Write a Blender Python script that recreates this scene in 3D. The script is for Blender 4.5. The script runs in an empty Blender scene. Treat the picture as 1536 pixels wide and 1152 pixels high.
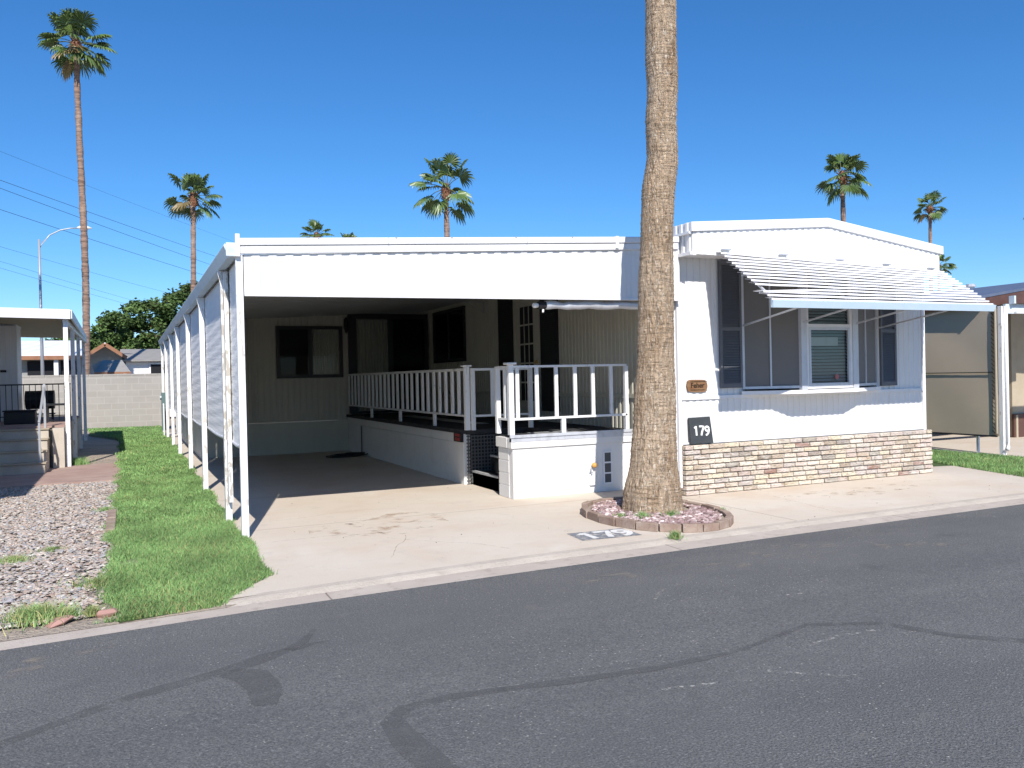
import bpy, math, random
from math import sin, cos, pi, radians
from mathutils import Vector, Matrix
random.seed(7)
SC = bpy.context.scene
COL = SC.collection
R = random.random
def U(a, b): return a + (b - a) * R()

# ------------------------------------------------------------------ materials
def mat(name, base, rough=.6, layers=(), bump=(), spec=.3, metal=0, attr=False, alpha=None, extra=None, distort=0):
    """layers: (scale xyz or float, lo, hi, colour, detail, strength); bump: (scale, strength, distance, detail)"""
    m = bpy.data.materials.new(name); m.use_nodes = True
    nt = m.node_tree; N = nt.nodes; L = nt.links
    p = N['Principled BSDF']
    p.inputs['Roughness'].default_value = rough
    p.inputs['Specular IOR Level'].default_value = spec
    p.inputs['Metallic'].default_value = metal
    tc = N.new('ShaderNodeTexCoord')
    def vec(scale):
        mp = N.new('ShaderNodeMapping')
        s = scale if isinstance(scale, (tuple, list)) else (scale,) * 3
        mp.inputs['Scale'].default_value = s
        L.new(tc.outputs['Object'], mp.inputs['Vector'])
        return mp.outputs[0]
    def noise(scale, detail, lo, hi):
        n = N.new('ShaderNodeTexNoise'); n.inputs['Scale'].default_value = 1
        n.inputs['Detail'].default_value = detail; n.inputs['Roughness'].default_value = .6; n.inputs['Distortion'].default_value = distort
        L.new(vec(scale), n.inputs['Vector'])
        r = N.new('ShaderNodeMapRange'); r.inputs[1].default_value = lo; r.inputs[2].default_value = hi
        L.new(n.outputs['Fac'], r.inputs[0])
        return r.outputs[0]
    if attr:
        a = N.new('ShaderNodeAttribute'); a.attribute_name = 'Col'; cur = a.outputs['Color']
    else:
        c = N.new('ShaderNodeRGB'); c.outputs[0].default_value = (*base, 1); cur = c.outputs[0]
    for ly in layers:
        scale, lo, hi, colr = ly[:4]; det = ly[4] if len(ly) > 4 else 4; st = ly[5] if len(ly) > 5 else 1
        f = noise(scale, det, lo, hi)
        if st != 1:
            mm = N.new('ShaderNodeMath'); mm.operation = 'MULTIPLY'; mm.inputs[1].default_value = st
            L.new(f, mm.inputs[0]); f = mm.outputs[0]
        x = N.new('ShaderNodeMix'); x.data_type = 'RGBA'
        L.new(f, x.inputs[0]); L.new(cur, x.inputs[6]); x.inputs[7].default_value = (*colr, 1)
        cur = x.outputs[2]
    if extra: cur = extra(N, L, tc, cur) or cur
    L.new(cur, p.inputs['Base Color'])
    nrm = None
    for sc_, st, dist, det in bump:
        b = N.new('ShaderNodeBump'); b.inputs['Strength'].default_value = st; b.inputs['Distance'].default_value = dist
        L.new(noise(sc_, det, .25, .75), b.inputs['Height'])
        if nrm: L.new(nrm, b.inputs['Normal'])
        nrm = b.outputs[0]
    if nrm: L.new(nrm, p.inputs['Normal'])
    if alpha is not None:
        if isinstance(alpha, tuple):
            L.new(noise(*alpha), p.inputs['Alpha'])
        else: p.inputs['Alpha'].default_value = alpha
    return m

def lines_extra(coords, width, dark):
    """dark joint lines: coords list of (axis, value)"""
    def f(N, L, tc, cur):
        sp = N.new('ShaderNodeSeparateXYZ')
        nz = N.new('ShaderNodeTexNoise'); nz.inputs['Scale'].default_value = 3
        L.new(tc.outputs['Object'], nz.inputs['Vector'])
        ad = N.new('ShaderNodeVectorMath'); ad.operation = 'MULTIPLY_ADD'
        L.new(nz.outputs['Color'], ad.inputs[0]); ad.inputs[1].default_value = (.02, .02, 0)
        L.new(tc.outputs['Object'], ad.inputs[2]); L.new(ad.outputs[0], sp.inputs[0])
        for ax, v in coords:
            s = N.new('ShaderNodeMath'); s.operation = 'SUBTRACT'; s.inputs[1].default_value = v
            L.new(sp.outputs[ax], s.inputs[0])
            a = N.new('ShaderNodeMath'); a.operation = 'ABSOLUTE'; L.new(s.outputs[0], a.inputs[0])
            lt = N.new('ShaderNodeMapRange'); lt.inputs[1].default_value = width; lt.inputs[2].default_value = width * .4
            L.new(a.outputs[0], lt.inputs[0])
            x = N.new('ShaderNodeMix'); x.data_type = 'RGBA'; L.new(lt.outputs[0], x.inputs[0])
            L.new(cur, x.inputs[6]); x.inputs[7].default_value = (*dark, 1); cur = x.outputs[2]
        return cur
    return f

M = {}
W = .72
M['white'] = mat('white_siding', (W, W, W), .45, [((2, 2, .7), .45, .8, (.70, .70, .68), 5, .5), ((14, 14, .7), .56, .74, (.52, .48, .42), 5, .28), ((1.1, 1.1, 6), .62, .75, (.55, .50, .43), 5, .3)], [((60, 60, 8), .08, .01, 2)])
M['white_trim'] = mat('white_trim', (.75, .75, .76), .4, [((3, 3, 3), .5, .8, (.60, .60, .58), 5, .5), ((9, 9, 2), .60, .72, (.50, .46, .40), 6, .3)], [((30, 30, 30), .06, .01, 3)])
M['gutter'] = mat('gutter_metal', (.60, .68, .74), .4, [((4, 2, 8), .5, .75, (.42, .46, .50), 5, .6)])
M['post'] = mat('painted_post', (.80, .80, .80), .5, [((14, 14, 5), .58, .62, (.48, .44, .38), 6, .8)], [((14, 14, 5), .3, .004, 6)])
M['peel'] = mat('peeling_post', (.74, .74, .72), .6, [((22, 22, 7), .50, .55, (.42, .38, .32), 6, .9)], [((22, 22, 7), .5, .006, 6)])
M['rail'] = mat('rail_paint', (.76, .77, .78), .5, [((20, 20, 6), .58, .66, (.45, .42, .38), 5, .6)], [((30, 30, 10), .2, .003, 4)])
M['roofpan'] = mat('roof_pan', (.70, .70, .68), .5, [((1.5, .6, 1.5), .45, .7, (.50, .49, .46), 5, .6)])
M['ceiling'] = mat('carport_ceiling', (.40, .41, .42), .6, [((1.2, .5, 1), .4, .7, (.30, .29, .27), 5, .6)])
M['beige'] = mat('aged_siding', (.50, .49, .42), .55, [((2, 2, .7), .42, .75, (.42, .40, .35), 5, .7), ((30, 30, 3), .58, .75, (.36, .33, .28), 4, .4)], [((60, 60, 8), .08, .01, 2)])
M['block'] = mat('painted_block', (.74, .735, .72), .7, [((3, 3, 3), .5, .8, (.58, .54, .48), 5, .5), ((10, 10, 1.5), .60, .74, (.45, .38, .30), 6, .3)], [((50, 50, 50), .35, .008, 5)])
M['fabric'] = mat('shade_cloth', (.90, .89, .87), .8, [((3, 8, 2), .4, .7, (.82, .81, .80), 4, .6), ((1, 1, 60), .5, .7, (.76, .76, .75), 2, .4)], [((4, 3, 45), .2, .008, 3)])
M['tanfab'] = mat('tan_shade_cloth', (.55, .45, .34), .8, [((2, 2, 2), .4, .7, (.49, .40, .30), 5, .6), ((1, 90, 90), .4, .6, (.59, .50, .38), 1, .4)], [((60, 60, 60), .3, .004, 2)])
M['darkscreen'] = mat('solar_screen', (.15, .148, .145), .7, [((200, 200, 200), .4, .6, (.185, .18, .175), 1, .8), ((2, 2, 1.4), .4, .7, (.175, .165, .155), 3, .6)])
M['shutter'] = mat('navy_shutter', (.125, .130, .145), .5, [((6, 6, 3), .5, .75, (.15, .155, .17), 4, .6)])
M['alu'] = mat('aluminium', (.58, .60, .64), .4, [((10, 10, 4), .5, .7, (.42, .43, .46), 4, .6)], metal=.25)
M['lightblue'] = mat('awning_edge', (.50, .62, .72), .4, [((3, 3, 3), .5, .8, (.42, .54, .64), 4, .5)])
M['black'] = mat('black_metal', (.02, .02, .022), .45)
M['darkframe'] = mat('dark_frame', (.022, .024, .028), .4)
M['deckfloor'] = mat('deck_carpet', (.035, .036, .04), .95, [((5, 5, 5), .45, .7, (.06, .06, .062), 6, 1)], [((80, 80, 80), .4, .005, 3)])
M['step'] = mat('stair_black', (.02, .02, .021), .8, [((9, 9, 9), .5, .7, (.05, .05, .05), 5, .8)])
M['nosing'] = mat('stair_nosing', (.42, .43, .44), .5, [((20, 20, 20), .5, .7, (.25, .25, .25), 4, .8)])
M['curtain'] = mat('curtain', (.72, .71, .64), .9)
M['blind'] = mat('blind_slat', (.50, .56, .57), .5)
M['room'] = mat('dark_room', (.015, .016, .02), .9)
M['plaque'] = mat('wood_plaque', (.25, .145, .075), .5, [((4, 4, 40), .4, .65, (.16, .07, .03), 4, .8)])
M['plaqueink'] = mat('plaque_lettering', (.03, .018, .01), .6)
M['charcoal'] = mat('charcoal_panel', (.045, .050, .055), .5, [((9, 9, 9), .45, .7, (.06, .065, .07), 5, .8)])
M['numwhite'] = mat('number_white', (.82, .82, .80), .5)
M['paintgrey'] = mat('kerb_paint_grey', (.20, .21, .23), .8, [((14, 14, 14), .50, .60, (.50, .46, .40), 6, .9)])
M['paintwhite'] = mat('kerb_paint_white', (.72, .72, .70), .8, [((18, 18, 18), .52, .62, (.50, .46, .40), 6, .7)])
M['red'] = mat('red_reflector', (.35, .03, .03), .3, [((40, 40, 40), .5, .6, (.15, .02, .02), 2, .8)])
M['stickerred'] = mat('faded_sticker', (.40, .14, .14), .6)
M['orange'] = mat('brass_knob', (.60, .33, .09), .35)
M['concrete'] = mat('drive_concrete', (.60, .525, .435), .85,
    [((.7, .7, .7), .40, .68, (.645, .585, .505), 6, .9), ((.9, 1.1, 1), .50, .70, (.55, .43, .32), 6, .55), ((5, 5, 5), .55, .72, (.50, .45, .39), 7, .5),
     ((60, 60, 60), .55, .75, (.42, .38, .33), 3, .5), ((9, 9, 9), .70, .73, (.25, .2, .16), 4, .7)], [((90, 90, 90), .35, .004, 4)],
    extra=lines_extra([(1, 9.42), (1, 12.05), (1, 15.4), (0, 6.45)], .009, (.30, .25, .20)))
M['kerbcon'] = mat('kerb_concrete', (.46, .40, .345), .9, [((2, 2, 2), .4, .68, (.52, .46, .40), 6, 1), ((9, 9, 9), .55, .7, (.34, .29, .24), 6, .7)], [((70, 70, 70), .5, .006, 4)],
    extra=lines_extra([(0, -1.9), (0, 1.35), (0, 4.62), (0, 7.7), (0, 10.8)], .009, (.22, .18, .15)))
M['kerblip'] = mat('kerb_lip', (.50, .445, .38), .9, [((2.5, 2.5, 2.5), .4, .65, (.42, .37, .315), 6, .9), ((14, 14, 14), .55, .7, (.36, .31, .26), 5, .5)], [((60, 60, 60), .6, .008, 4)])
def asphalt_extra(N, L, tc, cur):
    # pale worn aggregate chips and dusty drifts
    v = N.new('ShaderNodeTexVoronoi'); v.inputs['Scale'].default_value = 48; L.new(tc.outputs['Object'], v.inputs['Vector'])
    g = N.new('ShaderNodeSeparateColor'); L.new(v.outputs['Color'], g.inputs[0])
    a = N.new('ShaderNodeMapRange'); a.inputs[1].default_value = .30; a.inputs[2].default_value = .12; L.new(v.outputs['Distance'], a.inputs[0])
    b = N.new('ShaderNodeMath'); b.operation = 'GREATER_THAN'; b.inputs[1].default_value = .90; L.new(g.outputs[0], b.inputs[0])
    n = N.new('ShaderNodeTexNoise'); n.inputs['Scale'].default_value = 1.1; n.inputs['Detail'].default_value = 3; L.new(tc.outputs['Object'], n.inputs['Vector'])
    r = N.new('ShaderNodeMapRange'); r.inputs[1].default_value = .38; r.inputs[2].default_value = .62; L.new(n.outputs[0], r.inputs[0])
    m1 = N.new('ShaderNodeMath'); m1.operation = 'MULTIPLY'; L.new(a.outputs[0], m1.inputs[0]); L.new(b.outputs[0], m1.inputs[1])
    m2 = N.new('ShaderNodeMath'); m2.operation = 'MULTIPLY'; L.new(m1.outputs[0], m2.inputs[0]); L.new(r.outputs[0], m2.inputs[1])
    x = N.new('ShaderNodeMix'); x.data_type = 'RGBA'; L.new(m2.outputs[0], x.inputs[0]); L.new(cur, x.inputs[6]); x.inputs[7].default_value = (.50, .48, .42, 1)
    return x.outputs[2]
M['asphalt'] = mat('asphalt', (.178, .177, .170), .85,
    [((.14, .9, 1), .36, .66, (.138, .139, .138), 5, .8), ((.7, 1.3, 1), .45, .72, (.215, .212, .202), 6, .8), ((95, 95, 95), .42, .62, (.080, .082, .086), 4, .85), ((60, 60, 60), .58, .68, (.27, .27, .265), 3, .65),
     ((2.2, 3.5, 1), .62, .78, (.235, .225, .205), 7, .5), ((1.3, 1.3, 1), .66, .74, (.085, .088, .09), 4, .5)], [((90, 90, 90), .8, .008, 4)], spec=.25, extra=asphalt_extra)
M['seal'] = mat('asphalt_sealer', (.132, .133, .130), .8, [((110, 110, 110), .42, .65, (.155, .156, .156), 3, .8)], [((140, 140, 140), .4, .004, 3)], spec=.2,
    alpha=((5, 5, 1), 7, .30, .80))
M['dust'] = mat('dusty_patch', (.34, .295, .24), .95, alpha=((5, 11, 1), 7, .50, .85))
M['scuff'] = mat('pale_scuff', (.40, .39, .36), .95, alpha=((24, 24, 1), 7, .50, .66))
M['stain'] = mat('rust_stain', (.50, .34, .22), .9, alpha=((4, 5, 1), 7, .48, 1.0))
M['dirt'] = mat('desert_ground', (.36, .30, .235), .95, [((.4, .4, .4), .4, .65, (.30, .25, .20), 6, 1), ((12, 12, 12), .5, .7, (.42, .36, .29), 6, .8)], [((30, 30, 30), .6, .02, 5)])
M['gravelbed'] = mat('gravel_bed', (.42, .35, .28), .95, [((25, 25, 25), .45, .6, (.30, .26, .22), 5, 1), ((1.2, 1.2, 1.2), .45, .6, (.48, .40, .31), 5, .8)], [((40, 40, 40), .8, .02, 4)])
M['soil'] = mat('lawn_soil', (.085, .14, .045), .95, [((5, 5, 5), .45, .65, (.09, .10, .045), 5, 1)], [((40, 40, 40), .8, .02, 4)])
M['stepcon'] = mat('step_concrete', (.52, .47, .40), .9, [((3, 3, 3), .45, .7, (.42, .37, .31), 6, .8)], [((50, 50, 50), .4, .006, 4)])
M['pavers'] = mat('red_patio', (.36, .245, .21), .9, [((2, 2, 2), .4, .65, (.42, .31, .26), 6, 1), ((.6, 14, 1), .5, .7, (.28, .20, .17), 4, .6)], [((60, 60, 60), .4, .006, 4)])
M['vcol'] = mat('stones', (1, 1, 1), .85, [((60, 60, 60), .5, .75, (.30, .28, .26), 3, .25)], attr=True)
M['grass'] = mat('grass_blades', (1, 1, 1), .6, attr=True, spec=.2)
M['leaf'] = mat('palm_fronds', (1, 1, 1), .42, attr=True, spec=.5)
M['treeleaf'] = mat('tree_leaves', (1, 1, 1), .6, attr=True)
M['brickface'] = mat('skirt_bricks', (1, 1, 1), .85, [((7, 7, 20), .45, .68, (.78, .74, .66), 5, .5), ((16, 16, 46), .59, .64, (.24, .19, .14), 6, .6), ((9, 9, 30), .60, .66, (.34, .25, .15), 5, .6)], [((30, 30, 60), .9, .02, 6)], attr=True)
M['mortar'] = mat('skirt_mortar', (.36, .33, .29), .95, [((30, 30, 30), .4, .7, (.22, .19, .16), 4, 1)], [((70, 70, 70), .6, .006, 4)])
M['edging'] = mat('edging_brick', (.29, .205, .16), .9, [((5, 5, 5), .42, .62, (.38, .30, .245), 6, 1), ((40, 40, 40), .5, .7, (.18, .11, .085), 3, .6)], [((60, 60, 60), .5, .006, 4)])
M['bark'] = mat('palm_bark', (.61, .465, .325), .9,
    [((1.2, 1.2, 1.0), .40, .66, (.54, .385, .25), 5, .9), ((4, 4, 1.1), .50, .68, (.37, .235, .135), 6, .8), ((5, 5, 42), .54, .62, (.24, .165, .10), 5, .6), ((26, 26, 6), .56, .64, (.23, .155, .095), 5, .65),
     ((36, 36, 12), .58, .66, (.80, .70, .56), 3, .85), ((5, 5, 26), .60, .70, (.60, .49, .36), 4, .6)],
    [((5, 5, 42), .8, .03, 4), ((26, 26, 6), 1.0, .05, 5)], distort=.6)
M['barkfar'] = mat('far_palm_bark', (.30, .20, .15), .9, [((1.5, 1.5, 9), .45, .6, (.17, .11, .085), 4, 1), ((3, 3, 1), .5, .7, (.38, .29, .23), 4, .7)], [((3, 3, 14), .6, .05, 3)])
M['boots'] = mat('palm_boots', (.16, .065, .04), .9, [((12, 12, 12), .4, .65, (.30, .16, .09), 4, .9)], [((16, 16, 16), .8, .04, 3)])
M['trunkbark'] = mat('tree_bark', (.12, .085, .06), .9, [((9, 9, 3), .4, .65, (.07, .05, .035), 5, 1)])
def cmu_extra(N, L, tc, cur):
    b = N.new('ShaderNodeTexBrick'); mp = N.new('ShaderNodeMapping'); mp.inputs['Rotation'].default_value = (pi / 2, 0, 0)
    L.new(tc.outputs['Object'], mp.inputs[0]); L.new(mp.outputs[0], b.inputs['Vector'])
    b.inputs['Scale'].default_value = 1; b.inputs['Brick Width'].default_value = .47; b.inputs['Row Height'].default_value = .235
    b.inputs['Mortar Size'].default_value = .013; b.inputs['Color1'].default_value = (.355, .335, .30, 1); b.inputs['Color2'].default_value = (.40, .375, .34, 1)
    b.inputs['Mortar'].default_value = (.44, .415, .375, 1); b.inputs['Bias'].default_value = -.2
    x = N.new('ShaderNodeMix'); x.data_type = 'RGBA'; x.inputs[0].default_value = .75; L.new(cur, x.inputs[6]); L.new(b.outputs[0], x.inputs[7])
    return x.outputs[2]
M['cmu'] = mat('block_wall', (.38, .355, .32), .95, [((3, 3, 3), .4, .7, (.30, .28, .25), 6, .8), ((.9, .9, 3), .5, .7, (.26, .235, .20), 6, .7)], [((30, 30, 30), .4, .01, 4)], extra=cmu_extra)
M['shingle'] = mat('grey_shingles', (.30, .29, .275), .9, [((3, 40, 40), .45, .6, (.22, .21, .2), 4, .9)])
M['whiteroof'] = mat('white_roof', (.75, .76, .78), .5, [((1, 3, 1), .5, .7, (.62, .62, .63), 4, .6)])
M['fasciaorange'] = mat('orange_fascia', (.30, .15, .085), .7, [((4, 4, 4), .45, .7, (.24, .11, .06), 4, .8)])
M['brownmetal'] = mat('brown_fascia', (.10, .052, .042), .5, [((4, 4, 4), .45, .7, (.13, .07, .055), 4, .8)])
M['slateroof'] = mat('slate_blue_roof', (.10, .13, .20), .6, [((4, 4, 4), .45, .7, (.14, .16, .22), 4, .8)])
M['tanwall'] = mat('tan_wall', (.42, .36, .27), .7, [((3, 3, 3), .45, .7, (.36, .30, .22), 4, .8)])
M['greywall'] = mat('grey_wall', (.30, .31, .30), .8, [((2, 2, 9), .45, .7, (.24, .25, .25), 4, .8)])
M['cloudy'] = mat('soft_grey', (.5,.5,.5), .6)
M['galv'] = mat('galvanised', (.42, .44, .47), .45, metal=.4)
M['wire'] = mat('cable', (.03, .035, .05), .6)
M['metergreen'] = mat('meter_box', (.12, .19, .19), .5)
M['lampglass'] = mat('lamp_lens', (.75, .76, .75), .3)
def glass(name, tint, refl):
    m = bpy.data.materials.new(name); m.use_nodes = True; nt = m.node_tree; N = nt.nodes; L = nt.links
    N.remove(N['Principled BSDF']); out = N['Material Output']
    t = N.new('ShaderNodeBsdfTransparent'); t.inputs[0].default_value = (*tint, 1)
    g = N.new('ShaderNodeBsdfGlossy'); g.inputs['Roughness'].default_value = .03
    lw = N.new('ShaderNodeLayerWeight'); lw.inputs[0].default_value = .3
    mm = N.new('ShaderNodeMath'); mm.operation = 'MULTIPLY_ADD'; mm.inputs[1].default_value = .35; mm.inputs[2].default_value = refl
    L.new(lw.outputs['Fresnel'], mm.inputs[0])
    x = N.new('ShaderNodeMixShader'); L.new(mm.outputs[0], x.inputs[0]); L.new(t.outputs[0], x.inputs[1]); L.new(g.outputs[0], x.inputs[2])
    L.new(x.outputs[0], out.inputs[0]); return m
M['glass'] = glass('window_glass', (.62, .68, .68), .05)
M['tintglass'] = glass('tinted_glass', (.62, .64, .63), .0)
M['ventmesh'] = mat('vent_mesh', (.10, .10, .10), .8)
M['lattice'] = mat('dark_lattice', (.10, .10, .10), .8)

# ------------------------------------------------------------------ mesh builder
class MB:
    def __init__(s): s.v = []; s.f = []; s.c = []; s.col = None; s.smooth = False
    def add(s, vs, fs, col=None):
        o = len(s.v); s.v += [tuple(v) for v in vs]
        for f in fs: s.f.append(tuple(i + o for i in f)); s.c.append(col or s.col or (1, 1, 1))
        return s
    def box(s, x0, x1, y0, y1, z0, z1, col=None):
        vs = [(x, y, z) for z in (z0, z1) for y in (y0, y1) for x in (x0, x1)]
        return s.add(vs, [(0, 2, 3, 1), (4, 5, 7, 6), (0, 1, 5, 4), (2, 6, 7, 3), (0, 4, 6, 2), (1, 3, 7, 5)], col)
    def hexa(s, p, col=None):  # 8 points: bottom 4 ccw, top 4 ccw
        return s.add(p, [(3, 2, 1, 0), (4, 5, 6, 7), (0, 1, 5, 4), (1, 2, 6, 5), (2, 3, 7, 6), (3, 0, 4, 7)], col)
    def slab(s, pts, dz, col=None):  # quad pts (top), thickness dz down
        return s.hexa([(x, y, z - dz) for x, y, z in pts] + list(pts), col)
    def prism(s, poly, axis, a, b, col=None):
        n = len(poly)
        def P(q, t):
            if axis == 'x': return (t, q[0], q[1])
            if axis == 'y': return (q[0], t, q[1])
            return (q[0], q[1], t)
        vs = [P(q, a) for q in poly] + [P(q, b) for q in poly]
        fs = [tuple(range(n))[::-1], tuple(range(n, 2 * n))] + [(i, (i + 1) % n, n + (i + 1) % n, n + i) for i in range(n)]
        return s.add(vs, fs, col)
    def tube(s, pts, r, n=8, col=None, cap=True):
        pts = [Vector(p) for p in pts]; rs = r if isinstance(r, (list, tuple)) else [r] * len(pts)
        vs = []; 
        for i, p in enumerate(pts):
            d = (pts[min(i + 1, len(pts) - 1)] - pts[max(i - 1, 0)]).normalized()
            a = Vector((1, 0, 0)) if abs(d.z) > .9 else Vector((0, 0, 1))
            u = d.cross(a).normalized(); w = d.cross(u)
            vs += [p + (u * cos(2 * pi * k / n) + w * sin(2 * pi * k / n)) * rs[i] for k in range(n)]
        fs = [(i * n + k, i * n + (k + 1) % n, (i + 1) * n + (k + 1) % n, (i + 1) * n + k) for i in range(len(pts) - 1) for k in range(n)]
        if cap: fs += [tuple(range(n))[::-1], tuple(range((len(pts) - 1) * n, len(pts) * n))]
        return s.add(vs, fs, col)
    def bar(s, a, b, w, h):  # rectangular bar a->b
        a = Vector(a); b = Vector(b); d = (b - a).normalized(); up = Vector((0, 0, 1)) if abs(d.z) < .95 else Vector((0, 1, 0))
        u = d.cross(up).normalized() * w / 2; q = u.cross(d).normalized() * h / 2
        return s.hexa([a - u - q, a + u - q, b + u - q, b - u - q, a - u + q, a + u + q, b + u + q, b - u + q])
    def ribbed(s, p0, p1, z0, z1, out, pitch=.1, depth=.012, thick=.02, ztop=None, zbot=None):
        """vertical ribbed sheet from p0 to p1 (xy), ribs towards out (xy); optional sloping top / bottom: ztop=(z at p0, z at p1)"""
        p0 = Vector(p0); p1 = Vector(p1); L_ = (p1 - p0).length; d = (p1 - p0) / L_; o = Vector(out)
        prof = []; t = 0
        while t < L_:
            for q, h in ((0, 0), (.42, 0), (.5, 1), (.92, 1), (1.0, 0)):
                if q == 1.0: continue
                tt = t + q * pitch
                if tt <= L_: prof.append((tt, h * depth))
            t += pitch
        prof.append((L_, 0)); vs = []
        for t, h in prof:
            a = p0 + d * t + o * h; f = t / L_
            zb = z0 if zbot is None else zbot[0] + (zbot[1] - zbot[0]) * f
            zt = z1 if ztop is None else ztop[0] + (ztop[1] - ztop[0]) * f
            b = p0 + d * t - o * thick
            vs += [(a.x, a.y, zb), (a.x, a.y, zt), (b.x, b.y, zb), (b.x, b.y, zt)]
        fs = []
        for i in range(len(prof) - 1):
            j = 4 * i; fs += [(j, j + 4, j + 5, j + 1), (j + 2, j + 3, j + 7, j + 6), (j, j + 2, j + 6, j + 4), (j + 1, j + 5, j + 7, j + 3)]
        e = len(vs); fs += [(0, 1, 3, 2), (e - 4, e - 2, e - 1, e - 3)]
        return s.add(vs, fs)
    def build(s, name, m, parent=None, smooth=False, bevel=0, **props):
        org = Vector((0, 0, 0)); q = parent
        while q: org = org + q.location; q = q.parent
        own = org.copy()
        if parent is None and s.v and props.pop('recentre', True):
            xs = [v[0] for v in s.v]; ys = [v[1] for v in s.v]; zs = [v[2] for v in s.v]
            own = Vector(((min(xs) + max(xs)) / 2, (min(ys) + max(ys)) / 2, min(zs)))
        props.pop('recentre', None)
        me = bpy.data.meshes.new(name)
        me.from_pydata([(a - own.x, b - own.y, c - own.z) for a, b, c in s.v], [], s.f)
        if len(set(s.c)) > 1 or (s.c and s.c[0] != (1, 1, 1)):
            at = me.attributes.new('Col', 'FLOAT_COLOR', 'FACE')
            at.data.foreach_set('color', [x for c in s.c for x in (*c, 1)])
        me.materials.append(m)
        if smooth: me.polygons.foreach_set('use_smooth', [True] * len(me.polygons))
        me.update()
        o = bpy.data.objects.new(name, me); COL.objects.link(o)
        o.location = own - org if parent is None else (0, 0, 0)
        if parent: o.parent = parent
        if bevel:
            b = o.modifiers.new('bevel', 'BEVEL'); b.width = bevel; b.segments = 2; b.limit_method = 'ANGLE'; b.angle_limit = radians(50)
        for k, v in props.items(): o[k] = v
        return o

def thing(name, label, cat, loc, group=None):
    o = bpy.data.objects.new(name, None); o.empty_display_size = .3; COL.objects.link(o)
    o.location = loc; o['label'] = label; o['category'] = cat
    if group: o['group'] = group
    return o
def bx(name, m, parent, *a, **k):
    return MB().box(*a).build(name, M[m], parent, **k)
def structure(name, mb, m, **k): return mb.build(name, M[m], None, kind='structure', recentre=False, **k)
def text(name, s, size, m, parent, origin, rot, extr=.004, sx=1, bold=0, **props):
    c = bpy.data.curves.new(name, 'FONT'); c.body = s; c.size = size; c.extrude = extr; c.align_x = 'CENTER'; c.align_y = 'CENTER'; c.offset = bold
    c.resolution_u = 6
    o = bpy.data.objects.new(name, c); COL.objects.link(o)
    dg = bpy.context.evaluated_depsgraph_get(); me = bpy.data.meshes.new_from_object(o.evaluated_get(dg))
    bpy.data.objects.remove(o); bpy.data.curves.remove(c)
    me.transform(Matrix.Translation(Vector(origin) - (parent.location if parent else Vector())) @ rot @ Matrix.Diagonal((sx, 1, 1, 1)))
    me.materials.clear(); me.materials.append(M[m])
    o = bpy.data.objects.new(name, me); COL.objects.link(o)
    if parent: o.parent = parent
    for k, v in props.items(): o[k] = v
    return o
def arc(cx, cy, r, a0, a1, n=16): return [(cx + r * cos(radians(a0 + (a1 - a0) * i / n)), cy + r * sin(radians(a0 + (a1 - a0) * i / n))) for i in range(n + 1)]
STROKES = {'1': [[(.30, .03), (.30, .97)], [(.30, .93), (.10, .76)]],
           '7': [[(.03, .94), (.30, .94), (.56, .94), (.44, .62), (.30, .32), (.22, .03)]],
           '9': [arc(.30, .69, .22, 5, 360, 22), [(.52, .69), (.51, .48), (.42, .26), (.26, .10), (.10, .06)]]}
def digits(name, txt, h, m, parent, O, Ux, V, N_, w=.15, gap=.74, t=.005):
    """raised numeral strokes; O = lower left corner, Ux / V = unit right / up, N_ = outward"""
    g = MB(); O = Vector(O); Ux = Vector(Ux).normalized(); V = Vector(V).normalized(); N_ = Vector(N_).normalized()
    for i, ch in enumerate(txt):
        for si, st in enumerate(STROKES[ch]):
            vs = []; n = len(st)
            for k, (a, b) in enumerate(st):
                p = Vector(st[max(k - 1, 0)]); q = Vector(st[min(k + 1, n - 1)]); d = (q - p).normalized(); nn = Vector((-d.y, d.x)) * w / 2
                for sg in (1, -1):
                    u = (a + nn.x * sg + i * gap) * h; v_ = (b + nn.y * sg) * h; base = O + Ux * u + V * v_
                    vs += [base, base + N_ * (t - si * .0007)]
            fs = []
            for k in range(n - 1):
                j = 4 * k; fs += [(j + 1, j + 3, j + 7, j + 5), (j, j + 1, j + 5, j + 4), (j + 2, j + 6, j + 7, j + 3)]
            e = 4 * (n - 1); fs += [(0, 2, 3, 1), (e, e + 1, e + 3, e + 2)]
            g.add(vs, fs)
    return g.build(name, M[m], parent)
def dup(root, loc, **props):
    r = root.copy(); COL.objects.link(r); r.location = loc
    for k, v in props.items(): r[k] = v
    for ch in list(root.children):
        c = ch.copy(); COL.objects.link(c); c.parent = r
        for g in list(ch.children):
            d = g.copy(); COL.objects.link(d); d.parent = c
    return r

# ------------------------------------------------------------------ setting
ED = [(-40, 4.2), (-12, 5.35), (-6, 5.75), (-.77, 6.09), (.87, 6.25), (2.85, 6.35), (6.09, 6.46), (9.56, 6.52), (14, 6.6), (22, 6.75), (40, 6.9)]
def edge(x):
    for (a, b), (c, d) in zip(ED, ED[1:]):
        if x <= c: return b + (d - b) * (x - a) / (c - a)
    return ED[-1][1]
def gw(x):  # width of the concrete gutter
    return .25 + .09 * max(0, min(1, (x - .6) / 2.2))
xs = [-40, -30, -20, -12, -9, -6] + [-5 + .25 * i for i in range(100)] + [22, 30, 40]
g = MB(); g.add([(-260, -200, -.10), (260, -200, -.10), (260, 320, -.10), (-260, 320, -.10)], [(0, 1, 2, 3)]); structure('ground', g, 'dirt')
g = MB()
vs = []; fs = []
for i, x in enumerate(xs): vs += [(x, -12, -.075), (x, -2, .0), (x, edge(x), -.035)]
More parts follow.
